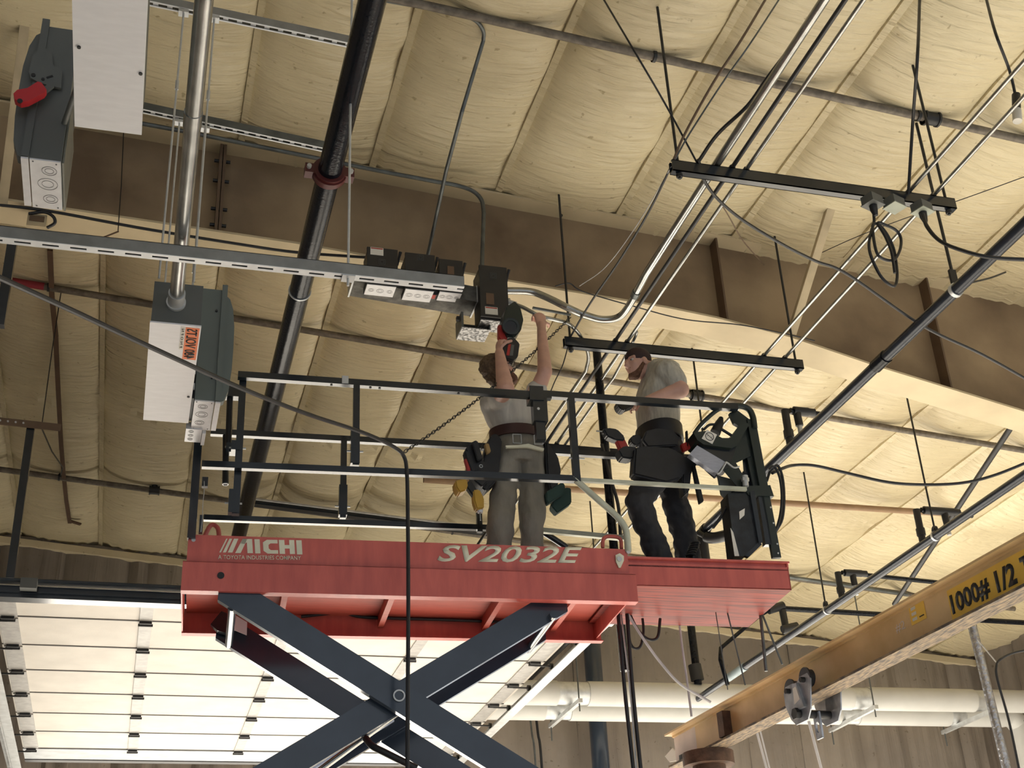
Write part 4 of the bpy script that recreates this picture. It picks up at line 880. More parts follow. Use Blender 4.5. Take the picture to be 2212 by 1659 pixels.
for (x, y0, y1, t) in ((510, 955, 975, .05), (505, 1060, 1110, .05), (767, 930, 1004, 0), (741, 1050, 1115, WID)):
    a, b_ = LP(x, y0, t), LP(x, y1, t); lpart('socket', M_navy, (a[0] - .027, a[0] + .027, t - .027, t + .027, b_[1], a[1]))
for (x, y, t) in ((513, 968, .05), (504, 1087, .05), (767, 975, 0), (740, 1094, WID), (1246, 990, 0)):
    p = lq(x, y, t); part('pin', M_galv, lift, lambda b, p=p: tube(b, [p - LU * .05, p + LU * .05], .006, 6))
for (x0, y0, x1, y1, t) in ((497, 850, 493, 966, .10), (488, 940, 487, 1046, .14)):
    tb = part('gate_tube', M_black, lift, lambda b: tube(b, [lq(x0, y0, t), lq(x1, y1, t)], .019, 12))
    part('tube_lip', M_galv, tb, lambda b: ring(b, lq(x1, y1, t), V((0, 0, 1)), .014, .0195, .006, 16))
lpart('gate_bracket', M_navy, (LP(490, 850, .1)[0] - .02, LP(518, 850, .1)[0], .06, .12, LP(500, 862, .1)[1], LP(500, 840, .1)[1]))
lpart('gate_bracket', M_navy, (LP(488, 970, .1)[0], LP(512, 970, .1)[0], .06, .12, LP(500, 982, .1)[1], LP(500, 962, .1)[1]))
bra = part('rail_clip', M_galv, lift, lambda b: lbox(b, LP(738, 820)[0], LP(752, 820)[0], -.027, .03, LP(745, 832)[1], LP(745, 816)[1]), smooth=False)
for x, y in ((716, 825), (800, 830), (820, 831), (990, 842)):
    s, h = LP(x, y); part('rail_hole', M_ink, lift, lambda b, s=s: disc(b, LW(s, 0, LP(x, 812 + (x - 514) * .068)[1] - .0215), V((0, 0, 1)), .008, .002, 10))
part('bent_brace', M_pale, lift, lambda b: tube(b, sm([lq(1238, 1032, 0), lq(1290, 1078, 0), lq(1332, 1115, 0), lq(1350, 1140, 0), lq(1355, 1165, 0), lq(1357, 1192, 0)], 5), .021, 10), label='pale bent corner tube')
part('far_brace', M_navy, lift, lambda b: tube(b, sm([lq(1150, 1135, WID), lq(1190, 1160, WID), lq(1225, 1183, WID)], 4), .022, 10))
lpart('slide_bracket', M_navy, (LP(1142, 855)[0], LP(1172, 855)[0], -.03, .07, LP(1155, 868)[1], LP(1155, 838)[1]))
lpart('slide_tube', M_navy, (LP(1156, 900)[0], LP(1176, 900)[0], -.01, .04, LP(1165, 950)[1], LP(1165, 850)[1]))
lpart('slide_catch', M_navy, (LP(1150, 870)[0], LP(1180, 870)[0], -.02, .05, LP(1165, 912)[1], LP(1165, 862)[1]))
part('catch_bolt', M_galv, lift, lambda b: disc(b, lq(1163, 883, -.022), LV, .009, .008, 10))
# safety chain at the entry post
cc = [lq(441, 1040, -.03), lq(441, 1060, -.03), lq(438, 1090, -.03), lq(437, 1120, -.03), lq(434, 1148, -.03)]
for a, b_ in zip(sm(cc, 5), sm(cc, 5)[1:]):
    d = (b_ - a); bm = B(); s_, u_ = axes(d)
    tube(bm, [(a + b_) / 2 + d * .62 * math.cos(q) + s_ * .005 * math.sin(q) for q in [2 * PI * j / 8 for j in range(9)]], .0018, 5, caps=False); obj('chain_link', bm, M_galv, lift)
lpart('entry_latch', M_navy, (LP(436, 1045, -.03)[0], LP(449, 1045, -.03)[0], -.03, .0, LP(440, 1050, -.03)[1], LP(440, 1030, -.03)[1]))
lpart('entry_latch', M_navy, (LP(429, 1150, -.03)[0], LP(437, 1150, -.03)[0], -.03, .0, LP(433, 1150, -.03)[1], LP(433, 1112, -.03)[1]))

# control end of the extension
TC = .07
def cpoly(name, m, pts, t, th, parent=None, label=None): return part(name, m, parent or lift, lambda b: prism(b, [lq(x, y, t) for x, y in pts], LV * th), smooth=False, label=label)
part('end_hoop', M_green, lift, lambda b: tube(b, sm([lq(1560, 877, TC), lq(1598, 877, TC), lq(1617, 884, TC), lq(1626, 900, TC), lq(1630, 925, TC)], 5), .021, 12))
cpoly('end_post', M_green, ((1614, 905), (1632, 905), (1688, 1204), (1670, 1204)), TC, .03)
cpoly('end_post', M_green, ((1602, 930), (1624, 912), (1654, 1075), (1632, 1075)), TC + .03, .02)
cpoly('gusset_plate', M_green, ((1560, 1012), (1600, 935), (1612, 945), (1622, 985), (1590, 1000), (1620, 1052), (1598, 1058)), TC + .02, .006)
cpoly('lower_gusset', M_green, ((1603, 1050), (1664, 1048), (1672, 1072), (1618, 1070)), TC - .01, .05)
cpoly('post_panel', M_navy, ((1604, 985), (1634, 975), (1648, 1050), (1610, 1052)), TC + .06, .008)
cpoly('latch_hood', M_green, ((1576, 892), (1590, 884), (1618, 905), (1628, 918), (1600, 922), (1586, 914)), TC + .01, .03)
cs = cpoly('control_tray', M_green, ((1498, 934), (1506, 950), (1520, 960), (1580, 968), (1592, 962), (1620, 915), (1604, 912), (1594, 922), (1578, 946), (1560, 946), (1530, 930)), TC - .02, .18, label='black control tray with a warning sticker')
cpoly('tray_base', M_navy, ((1508, 958), (1590, 968), (1575, 1010), (1556, 1018), (1536, 1000)), TC + .01, .12)
part('tray_guard', M_green, lift, lambda b: tube(b, sm([lq(1500, 936, TC), lq(1515, 916, TC), lq(1540, 893, TC), lq(1556, 883, TC), lq(1575, 880, TC)], 5), .014, 10))
part('joystick', M_black, lift, lambda b: tube(b, [lq(1558, 902, .11), lq(1554, 915, .11), lq(1545, 935, .11)], [.014, .03, .036], 12))
part('joystick_guard', M_black, lift, lambda b: tube(b, sm([lq(1520, 928, .1), lq(1532, 918, .1), lq(1545, 917, .1)], 4), .009, 8), lambda b: tube(b, [lq(1555, 925, .1), lq(1582, 942, .1)], .01, 8))
st = cpoly('warning_sticker', M_label, ((1527, 928), (1549, 939), (1539, 959), (1516, 947)), TC - .026, .003, label='white square sticker with a crossed circle')
c = lq(1533, 943, TC - .027)
part('sticker_ring', M_ink, st, lambda b: ring(b, c, LV, .026, .030, .0015, 22)); part('sticker_bar', M_ink, st, lambda b: bar(b, c + LU * .02 + V((0, 0, -.02)), c - LU * .02 + V((0, 0, .02)), .0015, .005, LV))
for dx, dz in ((-.012, .006), (.013, -.004)): part('sticker_figure', M_ink, st, lambda b, dx=dx, dz=dz: bar(b, c + LU * (dx - .006) + V((0, 0, dz - .007)), c + LU * (dx + .006) + V((0, 0, dz + .006)), .0014, .004, LV))
cpoly('document_holder', M_alu, ((1489, 981), (1506, 962), (1567, 998), (1549, 1023)), TC - .04, .05, label='brushed aluminium holder')
part('holder_clasp', M_galv, lift, lambda b: tube(b, sm([lq(1549, 1024, TC - .045), lq(1556, 1020, TC - .045), lq(1566, 1003, TC - .045), lq(1570, 999, TC - .045), lq(1585, 1010, TC - .04), lq(1597, 1008, TC - .03)], 4), .006, 6))
part('connector', M_galv, lift, lambda b: tube(b, [lq(1609, 1028, TC - .02), lq(1611, 1051, TC - .02)], .02, 12), lambda b: tube(b, [lq(1609.5, 1033, TC - .02), lq(1610, 1040, TC - .02)], .026, 6))
cpoly('rear_panel', M_enc, ((1551, 1027), (1600, 1040), (1612, 1085), (1575, 1085), (1558, 1066)), TC + .09, .02)
bxp = ((1572, 1066), (1612, 1060), (1630, 1064), (1642, 1172), (1609, 1202), (1588, 1201))
lb_ = cpoly('battery_box', mat('scuffed black box', (.02, .024, .03), .3, var=.4, vscale=16, bump=.1), bxp, TC + .0, .14)
cpoly('box_label', M_label, ((1597, 1105), (1609, 1098), (1608, 1113), (1598, 1122)), TC - .003, .004, parent=lb_)
cpoly('box_edge_label', M_label, ((1578, 1140), (1584, 1150), (1597, 1201), (1587, 1201)), TC - .003, .004, parent=lb_)
cpoly('box_rib', M_navy, ((1620, 1062), (1630, 1060), (1648, 1170), (1640, 1176)), TC - .02, .04)
cpoly('box_rib', M_navy, ((1636, 1060), (1648, 1060), (1668, 1176), (1654, 1176)), TC + .0, .05)
cpoly('box_skid', M_navy, ((1608, 1200), (1640, 1170), (1646, 1176), (1618, 1203)), TC - .015, .03)
for x, y in ((1665, 1096), (1671, 1130), (1679, 1175), (1681, 1195)): part('rivet', M_galv, lift, lambda b, x=x, y=y: disc(b, lq(x, y, TC - .003), LV, .006, .004, 8))
for k, pts in enumerate((((1607, 1020), (1600, 1035), (1585, 1060), (1575, 1085), (1555, 1120), (1540, 1140)), ((1660, 1015), (1672, 1008), (1684, 1030), (1689, 1070), (1686, 1110), (1678, 1140), (1672, 1150)), ((1668, 1012), (1680, 1006), (1690, 1030), (1694, 1075), (1690, 1120), (1676, 1148)), ((1656, 1040), (1664, 1018), (1676, 1010)))):
    part('control_cable', M_black, lift, lambda b, pts=pts: tube(b, sm([lq(x, y, .13 + .02 * k) for x, y in pts], 5), .0095, 8))
hx = [lq(1490 + 12 * f, 1203 - 30 * f, .2) + LU * (.026 * math.cos(f * 2 * PI * 6)) + LV * (.026 * math.sin(f * 2 * PI * 6)) for f in [i / 60 for i in range(61)]]
part('coil_cord', M_black, lift, lambda b: tube(b, hx, .008, 6))
# scissor arms
def arm(name, x0, y0, x1, y1, tm, t, m=M_slate, hgt=.158, th=.05, dz=0):
    a, b_ = LP(x0, y0, tm), LP(x1, y1, tm); A, Bq = LW(a[0], t, a[1] + dz), LW(b_[0], t, b_[1] + dz)
    d = (Bq - A).normalized(); n = LV.cross(d)
    if n.z < 0: n = -n
    prof = [(0, -.5), (.0, -.1), (.09, .5)]
    h2 = hgt / 2; Ln = (Bq - A).length
    out = [A + n * -h2 + d * .0, A + n * (-h2 * .1) - d * .04, A + n * h2 + d * .05, Bq + n * h2 - d * .05, Bq + n * h2 * .1 + d * .04, Bq - n * h2]
    return part(name, m, lift, lambda b: prism(b, [q - LV * th / 2 for q in out], LV * th), smooth=False)
PV = LP(862, 1503, 0.0)
stage = 2 * (LP(497, 1277, 0)[1] - PV[1])
for k in range(3):
    dz = -stage * k
    for t in (.03, .74):
        arm('scissor_arm', 488, 1271, 1232, 1737, 0.005, t, dz=dz)
    for t in (.105, .665):
        arm('scissor_arm', 1215, 1291, 495, 1722, 0.03, t, dz=dz)
    part('pivot_tube', M_slate, lift, lambda b: tube(b, [LW(PV[0], 0.0, PV[1] + dz), LW(PV[0], WID - .05, PV[1] + dz)], .03, 14))
    for s in (LP(480, 1277)[0] + .06, LP(1205, 1300)[0] - .02): part('cross_tube', M_slate, lift, lambda b, s=s, dz=dz: tube(b, [LW(s, .03, LP(500, 1300)[1] + dz - .02), LW(s, .74, LP(500, 1300)[1] + dz - .02)], .025, 12))
    part('pivot_ring', M_galv, lift, lambda b: ring(b, LW(PV[0], -.003, PV[1] + dz), LV, .026, .034, .01, 24))
part('hydraulic_cylinder', mat('grey blue cylinder', (.16, .2, .3), .3, metal=.5), lift, lambda b: tube(b, [lq(845, 1548, .38), lq(640, 1672, .38)], .035, 14))
part('cylinder_rod', M_emt, lift, lambda b: tube(b, [lq(862, 1538, .3), lq(655, 1690, .3)], .018, 12))
part('hose', M_black, lift, lambda b: tube(b, sm([lq(790, 1595, .2), lq(805, 1612, .15), lq(830, 1625, .12), lq(870, 1645, .1), lq(900, 1660, .1)], 5), .02, 10))
part('arm_plate', M_cover, lift, lambda b: prism(b, [lq(x, y, .62) for x, y in ((500, 1324), (534, 1344), (533, 1372), (499, 1358))], LV * .006), smooth=False)
part('bearing_block', M_navy, lift, lambda b: prism(b, [lq(x, y, .64) for x, y in ((455, 1348), (478, 1320), (505, 1330), (505, 1372), (470, 1362))], LV * .05), smooth=False)
lpart('chassis', M_red, (-.1, 2.5, .03, WID - .03, -1.35, PV[1] - stage * 2.5 + .02))
for s in (.25, 2.15):
    for t in (.02, WID - .02): part('wheel', M_black, lift, lambda b, s=s, t=t: tube(b, [LW(s, t - .05, -1.42), LW(s, t + .05, -1.42)], .18, 24))
# ================================================================== JIB CRANE
HJ = 2.12
jA, jB = PH(1455, 1590, HJ), PH(2212, 1171, HJ)
JU = (jB - jA); JU.z = 0; JU.normalize(); JN = V((JU.y, -JU.x, 0))         # along the beam toward the camera; JN points to its right face
if JN.x < 0: JN = -JN
def JP(x, y, off=0.0):                                            # point on the upright plane of the web
    d = ray(x, y); p0 = jA + JN * off; k = (p0 - EYE).dot(JN) / d.dot(JN); return EYE + d * k
jhB = JP(2212, 1274).z; zt_j = jA.z; zb_j = jhB
LB = (jB - jA).length + .9
def jbox(b, s0, s1, n0, n1, z0, z1):
    f = lambda s, n, z: V((jA.x, jA.y, 0)) + JU * s + JN * n + V((0, 0, z))
    add_hex(b, [f(*q) for q in ((s0, n0, z0), (s1, n0, z0), (s1, n1, z0), (s0, n1, z0), (s0, n0, z1), (s1, n0, z1), (s1, n1, z1), (s0, n1, z1))])
jib = thing('jib_crane', 'yellow jib crane beam with a capacity plate at the lower right', 'crane', (jA.x, jA.y, 0))
part('web', M_jib, jib, lambda b: jbox(b, .33, LB, 0, .010, zb_j, zt_j), smooth=False)
part('web_end', M_jibpale, jib, lambda b: jbox(b, 0, .33, 0, .010, zb_j, zt_j), label='pale end of the web with sheen in its colour', smooth=False)  # lit, glossy end of the web painted as a paler piece
FWD = .062
part('top_flange', M_jib, jib, lambda b: jbox(b, -.02, LB, -FWD, FWD + .01, zt_j, zt_j + .012), smooth=False)
part('bottom_flange', M_jibdirt, jib, lambda b: jbox(b, 0, LB, -FWD, FWD + .01, zb_j - .014, zb_j), label='flaked bottom flange', smooth=False)
part('fillet', M_jib, jib, lambda b: jbox(b, 0, LB, -.012, 0, zt_j - .014, zt_j), smooth=False)
q = JP(1573, 1568, -.01); s0 = (q - jA).dot(JU)
part('end_stop', M_rust, jib, lambda b: jbox(b, s0 - .045, s0 + .03, -.06, -.0, zb_j + .01, zb_j + .17), smooth=False)
part('hook_cleat', M_iron, jib, lambda b: jbox(b, .16, .2, -.055, -.02, zb_j, zb_j + .035), smooth=False)
piv = JP(1530, 1640, -.0); sp = (piv - jA).dot(JU)
pm = V((jA.x, jA.y, 0)) + JU * sp
part('mast_cap', M_rust, jib, lambda b: tube(b, [pm + V((0, 0, zb_j - .10)), pm + V((0, 0, zb_j - .016))], .17, 24))
part('mast_head', M_rust, jib, lambda b: tube(b, [pm + V((0, 0, zb_j - .26)), pm + V((0, 0, zb_j - .1))], .11, 24))
part('mast', M_jib, jib, lambda b: tube(b, [pm + V((0, 0, 0)), pm + V((0, 0, zb_j - .25))], .095, 24))
part('paper_scrap', M_label, jib, lambda b: prism(b, [JP(x, y, .07) for x, y in ((1436, 1634), (1452, 1616), (1462, 1626), (1460, 1644), (1446, 1646))], JN * .008), smooth=False)
# capacity plate and markings
def jface(x, y, o=-.001): return JP(x, y, o)
z_ = lambda s, z: V((jA.x, jA.y, 0)) + JU * s + JN * -.0006 + V((0, 0, z))
sl = (jface(2052, 1310) - jA).dot(JU); hz0, hz1 = zb_j + .012, zt_j - .03
pl = part('capacity_plate', M_plate, jib, lambda b: prism(b, [z_(sl, hz0), z_(sl + 1.1, hz0), z_(sl + 1.1, hz1), z_(sl, hz1)], JN * -.0015), label='yellow capacity plate', smooth=False)
Ht = hz1 - hz0
scale_s = (jface(2170, 1232) - jface(2058, 1296)).dot(JU)
p0 = z_((jface(2056, 1312) - jA).dot(JU), hz0 + Ht * .17) + JN * -.0016
text('capacity_lettering', '1000#', M_ink, pl, p0, JU * (scale_s * .74), V((0, 0, Ht * .66)), -JN, bold=.04)
text('capacity_lettering', '1/2', M_ink, pl, p0 + JU * (scale_s * .86), JU * (scale_s * .36), V((0, 0, Ht * .66)), -JN, bold=.04)
text('capacity_lettering', 'TON', M_ink, pl, p0 + JU * (scale_s * 1.32), JU * (scale_s * .5), V((0, 0, Ht * .66)), -JN, bold=.04)
sl2 = (jface(1965, 1325) - jA).dot(JU)
st = part('sticker', M_plate, jib, lambda b: prism(b, [z_(sl2, zb_j + .10), z_(sl2 + .13, zb_j + .10), z_(sl2 + .13, zb_j + .21), z_(sl2, zb_j + .21)], JN * -.0015), label='small yellow sticker', smooth=False)
for k in range(3): part('sticker_line', M_label, st, lambda b, k=k: prism(b, [z_(sl2 + .015, zb_j + .117 + .028 * k), z_(sl2 + .055, zb_j + .117 + .028 * k), z_(sl2 + .055, zb_j + .133 + .028 * k), z_(sl2 + .015, zb_j + .133 + .028 * k)], JN * -.0022), smooth=False)
part('sticker_line', M_ink, st, lambda b: prism(b, [z_(sl2 + .075, zb_j + .12), z_(sl2 + .115, zb_j + .12), z_(sl2 + .115, zb_j + .126), z_(sl2 + .075, zb_j + .126)], JN * -.0022), smooth=False)
text('scratched_mark', '#2', M_jibpale, jib, z_(sl2 - .14, zb_j + .10), JU * .085, V((0, 0, .05)), -JN)

# beam trolley
sT = (JP(1742, 1540, -.06) - jA).dot(JU)
tro = thing('beam_trolley', 'zinc beam trolley with eye plate hanging on the yellow crane', 'trolley', V((jA.x, jA.y, zb_j - .2)) + JU * sT)
def tj(s, n, z): return V((jA.x, jA.y, 0)) + JU * (sT + s * 1.45) + JN * n + V((0, 0, zb_j + z))
for sgn, nm in ((-1, 'near'), (1, 'far')):
    n0 = -.098 if sgn < 0 else .098
    out = [(-.105, .05), (-.085, .085), (-.03, .085), (-.0, .075), (.03, .10), (.09, .10), (.105, .06), (.075, -.10), (.045, -.15), (-.045, -.15), (-.075, -.11), (-.105, -.02)]
    part('side_plate', M_trolley, tro, lambda b, n0=n0: prism(b, [tj(s, n0, z) for s, z in out], JN * .008), smooth=False)
    part('rib', M_trolley, tro, lambda b, n0=n0, sgn=sgn: prism(b, [tj(s, n0, z) for s, z in ((-.012, .07), (.018, .07), (.052, -.08), (-.03, -.08))], JN * (.02 * sgn)), smooth=False)
    for s in (-.058, .062):
        part('wheel', M_wheel, tro, lambda b, s=s, n0=n0, sgn=sgn: tube(b, [tj(s, n0 - sgn * .006, .062 + (.02 if s > 0 else 0)), tj(s, n0 - sgn * .045, .062 + (.02 if s > 0 else 0))], .05, 22), lambda b, s=s, n0=n0, sgn=sgn: tube(b, [tj(s, n0 - sgn * .002, .062 + (.02 if s > 0 else 0)), tj(s, n0 - sgn * .012, .062 + (.02 if s > 0 else 0))], .06, 22))
        part('axle_nut', M_iron, tro, lambda b, s=s, n0=n0, sgn=sgn: tube(b, [tj(s, n0, .05 + (.02 if s > 0 else 0)), tj(s, n0 + sgn * .028, .05 + (.02 if s > 0 else 0))], .016, 6))
part('label', M_label, tro, lambda b: prism(b, [tj(s, -.119, z) for s, z in ((-.008, .045), (.016, .05), (.032, -.03), (-.012, -.045))], JN * -.001), smooth=False)
part('load_pin', M_iron, tro, lambda b: tube(b, [tj(-.005, -.13, -.10), tj(-.005, .14, -.10)], .024, 14))
for n in (-.125, .125): part('pin_nut', M_iron, tro, lambda b, n=n: tube(b, [tj(-.005, n - .012, -.10), tj(-.005, n + .012, -.10)], .034, 6))
def eye(b):
    o = [(-.03, -.06), (.03, -.06), (.034, -.2), (.03, -.235), (-.03, -.235), (-.034, -.2)]
    n = 16; R = .021; vo = []
    for k in range(n):
        a = 2 * PI * k / n; dx, dz = math.cos(a), math.sin(a)
        m_ = max(abs(dx) / .033, abs(dz) / .075); vo.append((dx / m_, -.165 + dz / m_))
    A = [[b.verts.new(tj(0, nn, 0) + JU * s + V((0, 0, z))) for s, z in vo] for nn in (.0, .012)]
    I = [[b.verts.new(tj(0, nn, 0) + JU * (R * math.cos(2 * PI * k / n)) + V((0, 0, -.175 + R * 1.5 * math.sin(2 * PI * k / n)))) for k in range(n)] for nn in (.0, .012)]
    for k in range(n):
        j = (k + 1) % n
        b.faces.new((A[0][k], A[0][j], I[0][j], I[0][k])); b.faces.new((A[1][k], I[1][k], I[1][j], A[1][j]))
        b.faces.new((A[0][k], A[1][k], A[1][j], A[0][j])); b.faces.new((I[0][k], I[0][j], I[1][j], I[1][k]))
part('eye_plate', M_trolley, tro, eye, smooth=False)

# ================================================================== BACK WALL SERVICES
def wpipe(label, c0, c1, r, gaps, gr, Y):
    t = thing('jacketed_pipe', label, 'pipe', (c0 + c1) / 2)
    d = c1 - c0; L_ = d.length
    part('pipe_core', M_galv, t, lambda b: tube(b, [c0, c1], r * .93, 20))
    e = [c0.x] + [g for gg in gaps for g in gg] + [c1.x]
    for a, b_ in zip(e[::2], e[1::2]):
        f = lambda X: c0 + d * ((X - c0.x) / (c1.x - c0.x))
        part('jacket', M_duct, t, lambda b, a=a, b_=b_: tube(b, [f(a), f(b_)], r, 28))
    return t
YD1, YD2 = 15.7, 16.25
u0, u1 = PY(1020, 1494, YD1), PY(2230, 1516, YD1); rz = (PY(1500, 1475, YD1).z - PY(1500, 1530, YD1).z) / 2 * .93
g = lambda x: PY(x, 1500, YD1).x
wpipe('upper white jacketed pipe along the back wall with galvanised saddles', u0, u1, rz, ((g(1202), g(1268)), (g(1835), g(1872)), (g(2098), g(2130))), rz, YD1)
d0, d1 = PY(1000, 1527, YD2), PY(2165, 1547, YD2)
g2_ = lambda x: PY(x, 1540, YD2).x
wpipe('lower white jacketed pipe along the back wall behind the upper one', d0, d1, rz, ((g2_(1175), g2_(1230)), (g2_(1810), g2_(1850)), (g2_(2045), g2_(2075))), rz, YD2)
part('elbow', M_duct, [o for o in COL.objects if o.name.startswith('jacketed_pipe')][1], lambda b: tube(b, sm([d1, d1 + V((.12, 0, -.01)), d1 + V((.22, 0, -.1)), d1 + V((.26, 0, -.3)), d1 + V((.3, 0, -2.4))], 6), rz * .95, 20))
for x, lb in ((1222, 'grey support strut under the white pipes below the red platform'), (1842, 'grey support strut under the white pipes behind the trolley'), (2090, 'grey support strut under the white pipes near the right edge')):
    a, b_ = PY(x + 24, 1497 + (x - 1222) * .012, 15.45), None
    zz = PY(x, 1552 + (x - 1222) * .018, 16.3).z - .03
    a = V((PY(x, 1530, 15.9).x, 15.3, zz)); b_ = V((a.x, 16.6, zz))
    t = thing('support_strut', lb, 'strut', a, group='pipe supports on the back wall')
    part('channel', M_galv, t, lambda b: bar(b, a, b_, .05, .05, V((0, 0, 1))), smooth=False)
    part('hanger_rod', M_emtdark, t, lambda b: tube(b, [V((a.x, 15.36, zz - .12)), V((a.x, 15.36, roofz(a.x, 0)))], .009, 6))
    part('hanger_rod', M_emtdark, t, lambda b: tube(b, [V((a.x, 16.55, zz - .2)), V((a.x, 16.55, zz + .6))], .009, 6))
# steel column and wall conduits
cx0 = PY(1288, 1520, 16.95)
pipe('steel_column', M_slate, 'dark blue steel column rising behind the white pipes', 'column', [V((cx0.x, 16.95, 0)), V((cx0.x, 16.95, roofz(cx0.x, 0)))], .12, 20)
for x, lb, r, m in ((1163, 'black cable drop on the wall left of the blue column', .018, M_black), (1150, 'thin grey conduit on the wall beside the black cable drop', .014, M_emtdark)):
    p = PY(x, 1600, 17.1); cable(lb, [V((p.x - .1, 17.1, p.z + .55)), V((p.x - .03, 17.1, p.z + .4)), V((p.x, 17.1, p.z + .1)), V((p.x + .03, 17.1, p.z - .6)), V((p.x + .03, 17.1, 1.0))], r, m, 'wall_cable', 'cable')
# hanging lines under the platform
def line(name, cat, label, pts, r, m, Y): return pipe(name, m, label, cat, sm([PY(x, y, Y) for x, y in pts], 5), r, 8)
t = thing('hose_pair', 'pair of black hoses hanging under the platform beside the blue column', 'hose', PY(1375, 1659, 8.3))
for k, (xa, xb) in enumerate(((1335, 1370), (1354, 1386))):
    part('hose', M_black, t, lambda b, xa=xa, xb=xb: tube(b, sm([PY(xa, 1320, 7.7), PY((xa + xb) / 2 - 4, 1480, 7.7), PY(xb, 1680, 7.7)], 5), .0125, 10))
part('lift_chain', M_galv, t, lambda b: tube(b, sm([PY(1341, 1320, 7.72), PY(1362, 1500, 7.72), PY(1376, 1680, 7.72)], 5), .006, 6))
line('cable_loop', 'cable', 'small black cable loop hanging under the platform edge', ((1388, 1336), (1390, 1365), (1384, 1395), (1372, 1401), (1362, 1390), (1358, 1360), (1358, 1336)), .009, M_black, 7.75)
line('cable_loop', 'cable', 'wider black cable loop hanging under the extension deck', ((1362, 1330), (1376, 1358), (1395, 1378), (1412, 1382), (1422, 1372), (1426, 1336)), .010, M_black, 7.72)
line('white_rope', 'rope', 'white rope slanting from the platform to the crane end', ((1356, 1326), (1378, 1362), (1400, 1395), (1430, 1435), (1470, 1478), (1535, 1517)), .009, M_rope, 7.7)
line('twisted_rope', 'rope', 'pale twisted rope hanging from the extension deck to the crane beam', ((1466, 1334), (1474, 1400), (1484, 1470), (1494, 1548)), .008, M_rope, 7.9)
for k, (x0, x1, y0, y1, Y, r, lb) in enumerate(((1643, 1655, 1330, 1450, 7.62, .011, 'dark rod hanging between the deck corner and the crane beam'), (1648, 1690, 1330, 1435, 7.6, .007, 'slanting thin rod beside the deck corner'), (1573, 1610, 1330, 1480, 7.6, .005, 'thin dark rod under the middle of the extension deck'), (1548, 1572, 1335, 1490, 7.55, .0035, 'thin wire under the extension deck'))):
    q1, q0 = PY(x1, y1, Y), PY(x0 - (x1 - x0) * .08, y0 - (y1 - y0) * .08, Y)
    pipe('drop_rod', M_emtdark, lb, 'rod', [q0, q1], r, 8)
for (x0, y0, x1, y1, Y, r, lb) in ((1755, 1588, 1782, 1690, 9.6, .012, 'bright rod below the beam trolley'), (1640, 1600, 1664, 1690, 9.6, .01, 'bright rod left of the trolley below the crane beam'), (1648, 1602, 1670, 1690, 9.7, .007, 'second bright rod left of the trolley below the crane beam')):
    a, b_ = PY(x0, y0, Y), PY(x1, y1, Y)
    pipe('bright_rod', M_rope, lb, 'rod', [a + (a - b_) * .3, b_ + (b_ - a) * 3], r, 8)
t = thing('silver_pole', 'shiny foil wrapped pole behind the crane beam at the right', 'pole', PY(2178, 1690, 10.5))
a, b_ = PY(2102, 1360, 10.5), PY(2182, 1690, 10.5); part('pole', mat('crinkled foil', (.6, .6, .62), .25, metal=.9, var=.2, vscale=20, bump=.6, bscale=30), t, lambda b: tube(b, [a + (a - b_) * .15, b_], .042, 14))
cable('thin black cable looping beside the foil wrapped pole', [PY(2235, 1402, 10), PY(2190, 1410, 10), PY(2160, 1425, 10), PY(2152, 1440, 10), PY(2155, 1470, 10), PY(2180, 1560, 10), PY(2205, 1680, 10)], .011)
cable('pale wires tied from the foil wrapped pole to the thin cable', [PY(2112, 1382, 10.2), PY(2135, 1410, 10.1), PY(2155, 1434, 10)], .006, M_rope, 'wire', 'wire')
cable('long black control cable sweeping right from the lift control end', [lq(1668, 1022, .2), lq(1690, 1012, .25), PY(1715, 1005, 7.5), PY(1760, 1006, 7.5), PY(1830, 1022, 7.5), PY(1920, 1042, 7.4), PY(2000, 1047, 7.4), PY(2080, 1043, 7.3), PY(2150, 1026, 7.2), PY(2240, 990, 7.1)], .011)
# ================================================================== PEOPLE
def capsule(bm, a, b, ra, rb, seg=16, flat=None):
    """tapered limb with rounded ends; flat = (direction, factor) squeezes the section"""
    d = (b - a).normalized(); pts, rs = [], []
    for q in (-.95, -.7, -.35, 0): pts.append(a + d * ra * q); rs.append(ra * math.sqrt(max(.02, 1 - q * q)))
    for f in (.33, .66): pts.append(a.lerp(b, f)); rs.append(ra + (rb - ra) * f)
    for q in (0, .35, .7, .95): pts.append(b + d * rb * q); rs.append(rb * math.sqrt(max(.02, 1 - q * q)))
    n0 = len(bm.verts); tube(bm, pts, rs, seg)
    if flat:
        bm.verts.ensure_lookup_table(); ax, k = flat[0].normalized(), flat[1]; ax = (ax - d * ax.dot(d)).normalized()
        for v in bm.verts[n0:]: v.co -= ax * ((v.co - a).dot(ax) * (1 - k))
def loft(bm, secs, seg=24, p=2.4):
    R = []
    for c, wv, dv in secs:
        r = []
        for k in range(seg):
            t = 2 * PI * k / seg; ct, st_ = math.cos(t), math.sin(t)
            r.append(bm.verts.new(c + wv * (abs(ct) ** (2 / p) * (1 if ct >= 0 else -1)) + dv * (abs(st_) ** (2 / p) * (1 if st_ >= 0 else -1))))
        R.append(r)
    for a, b in zip(R, R[1:]):
        for k in range(seg): bm.faces.new((a[k], a[(k + 1) % seg], b[(k + 1) % seg], b[k]))
    bm.faces.new(R[0][::-1]); bm.faces.new(R[-1])
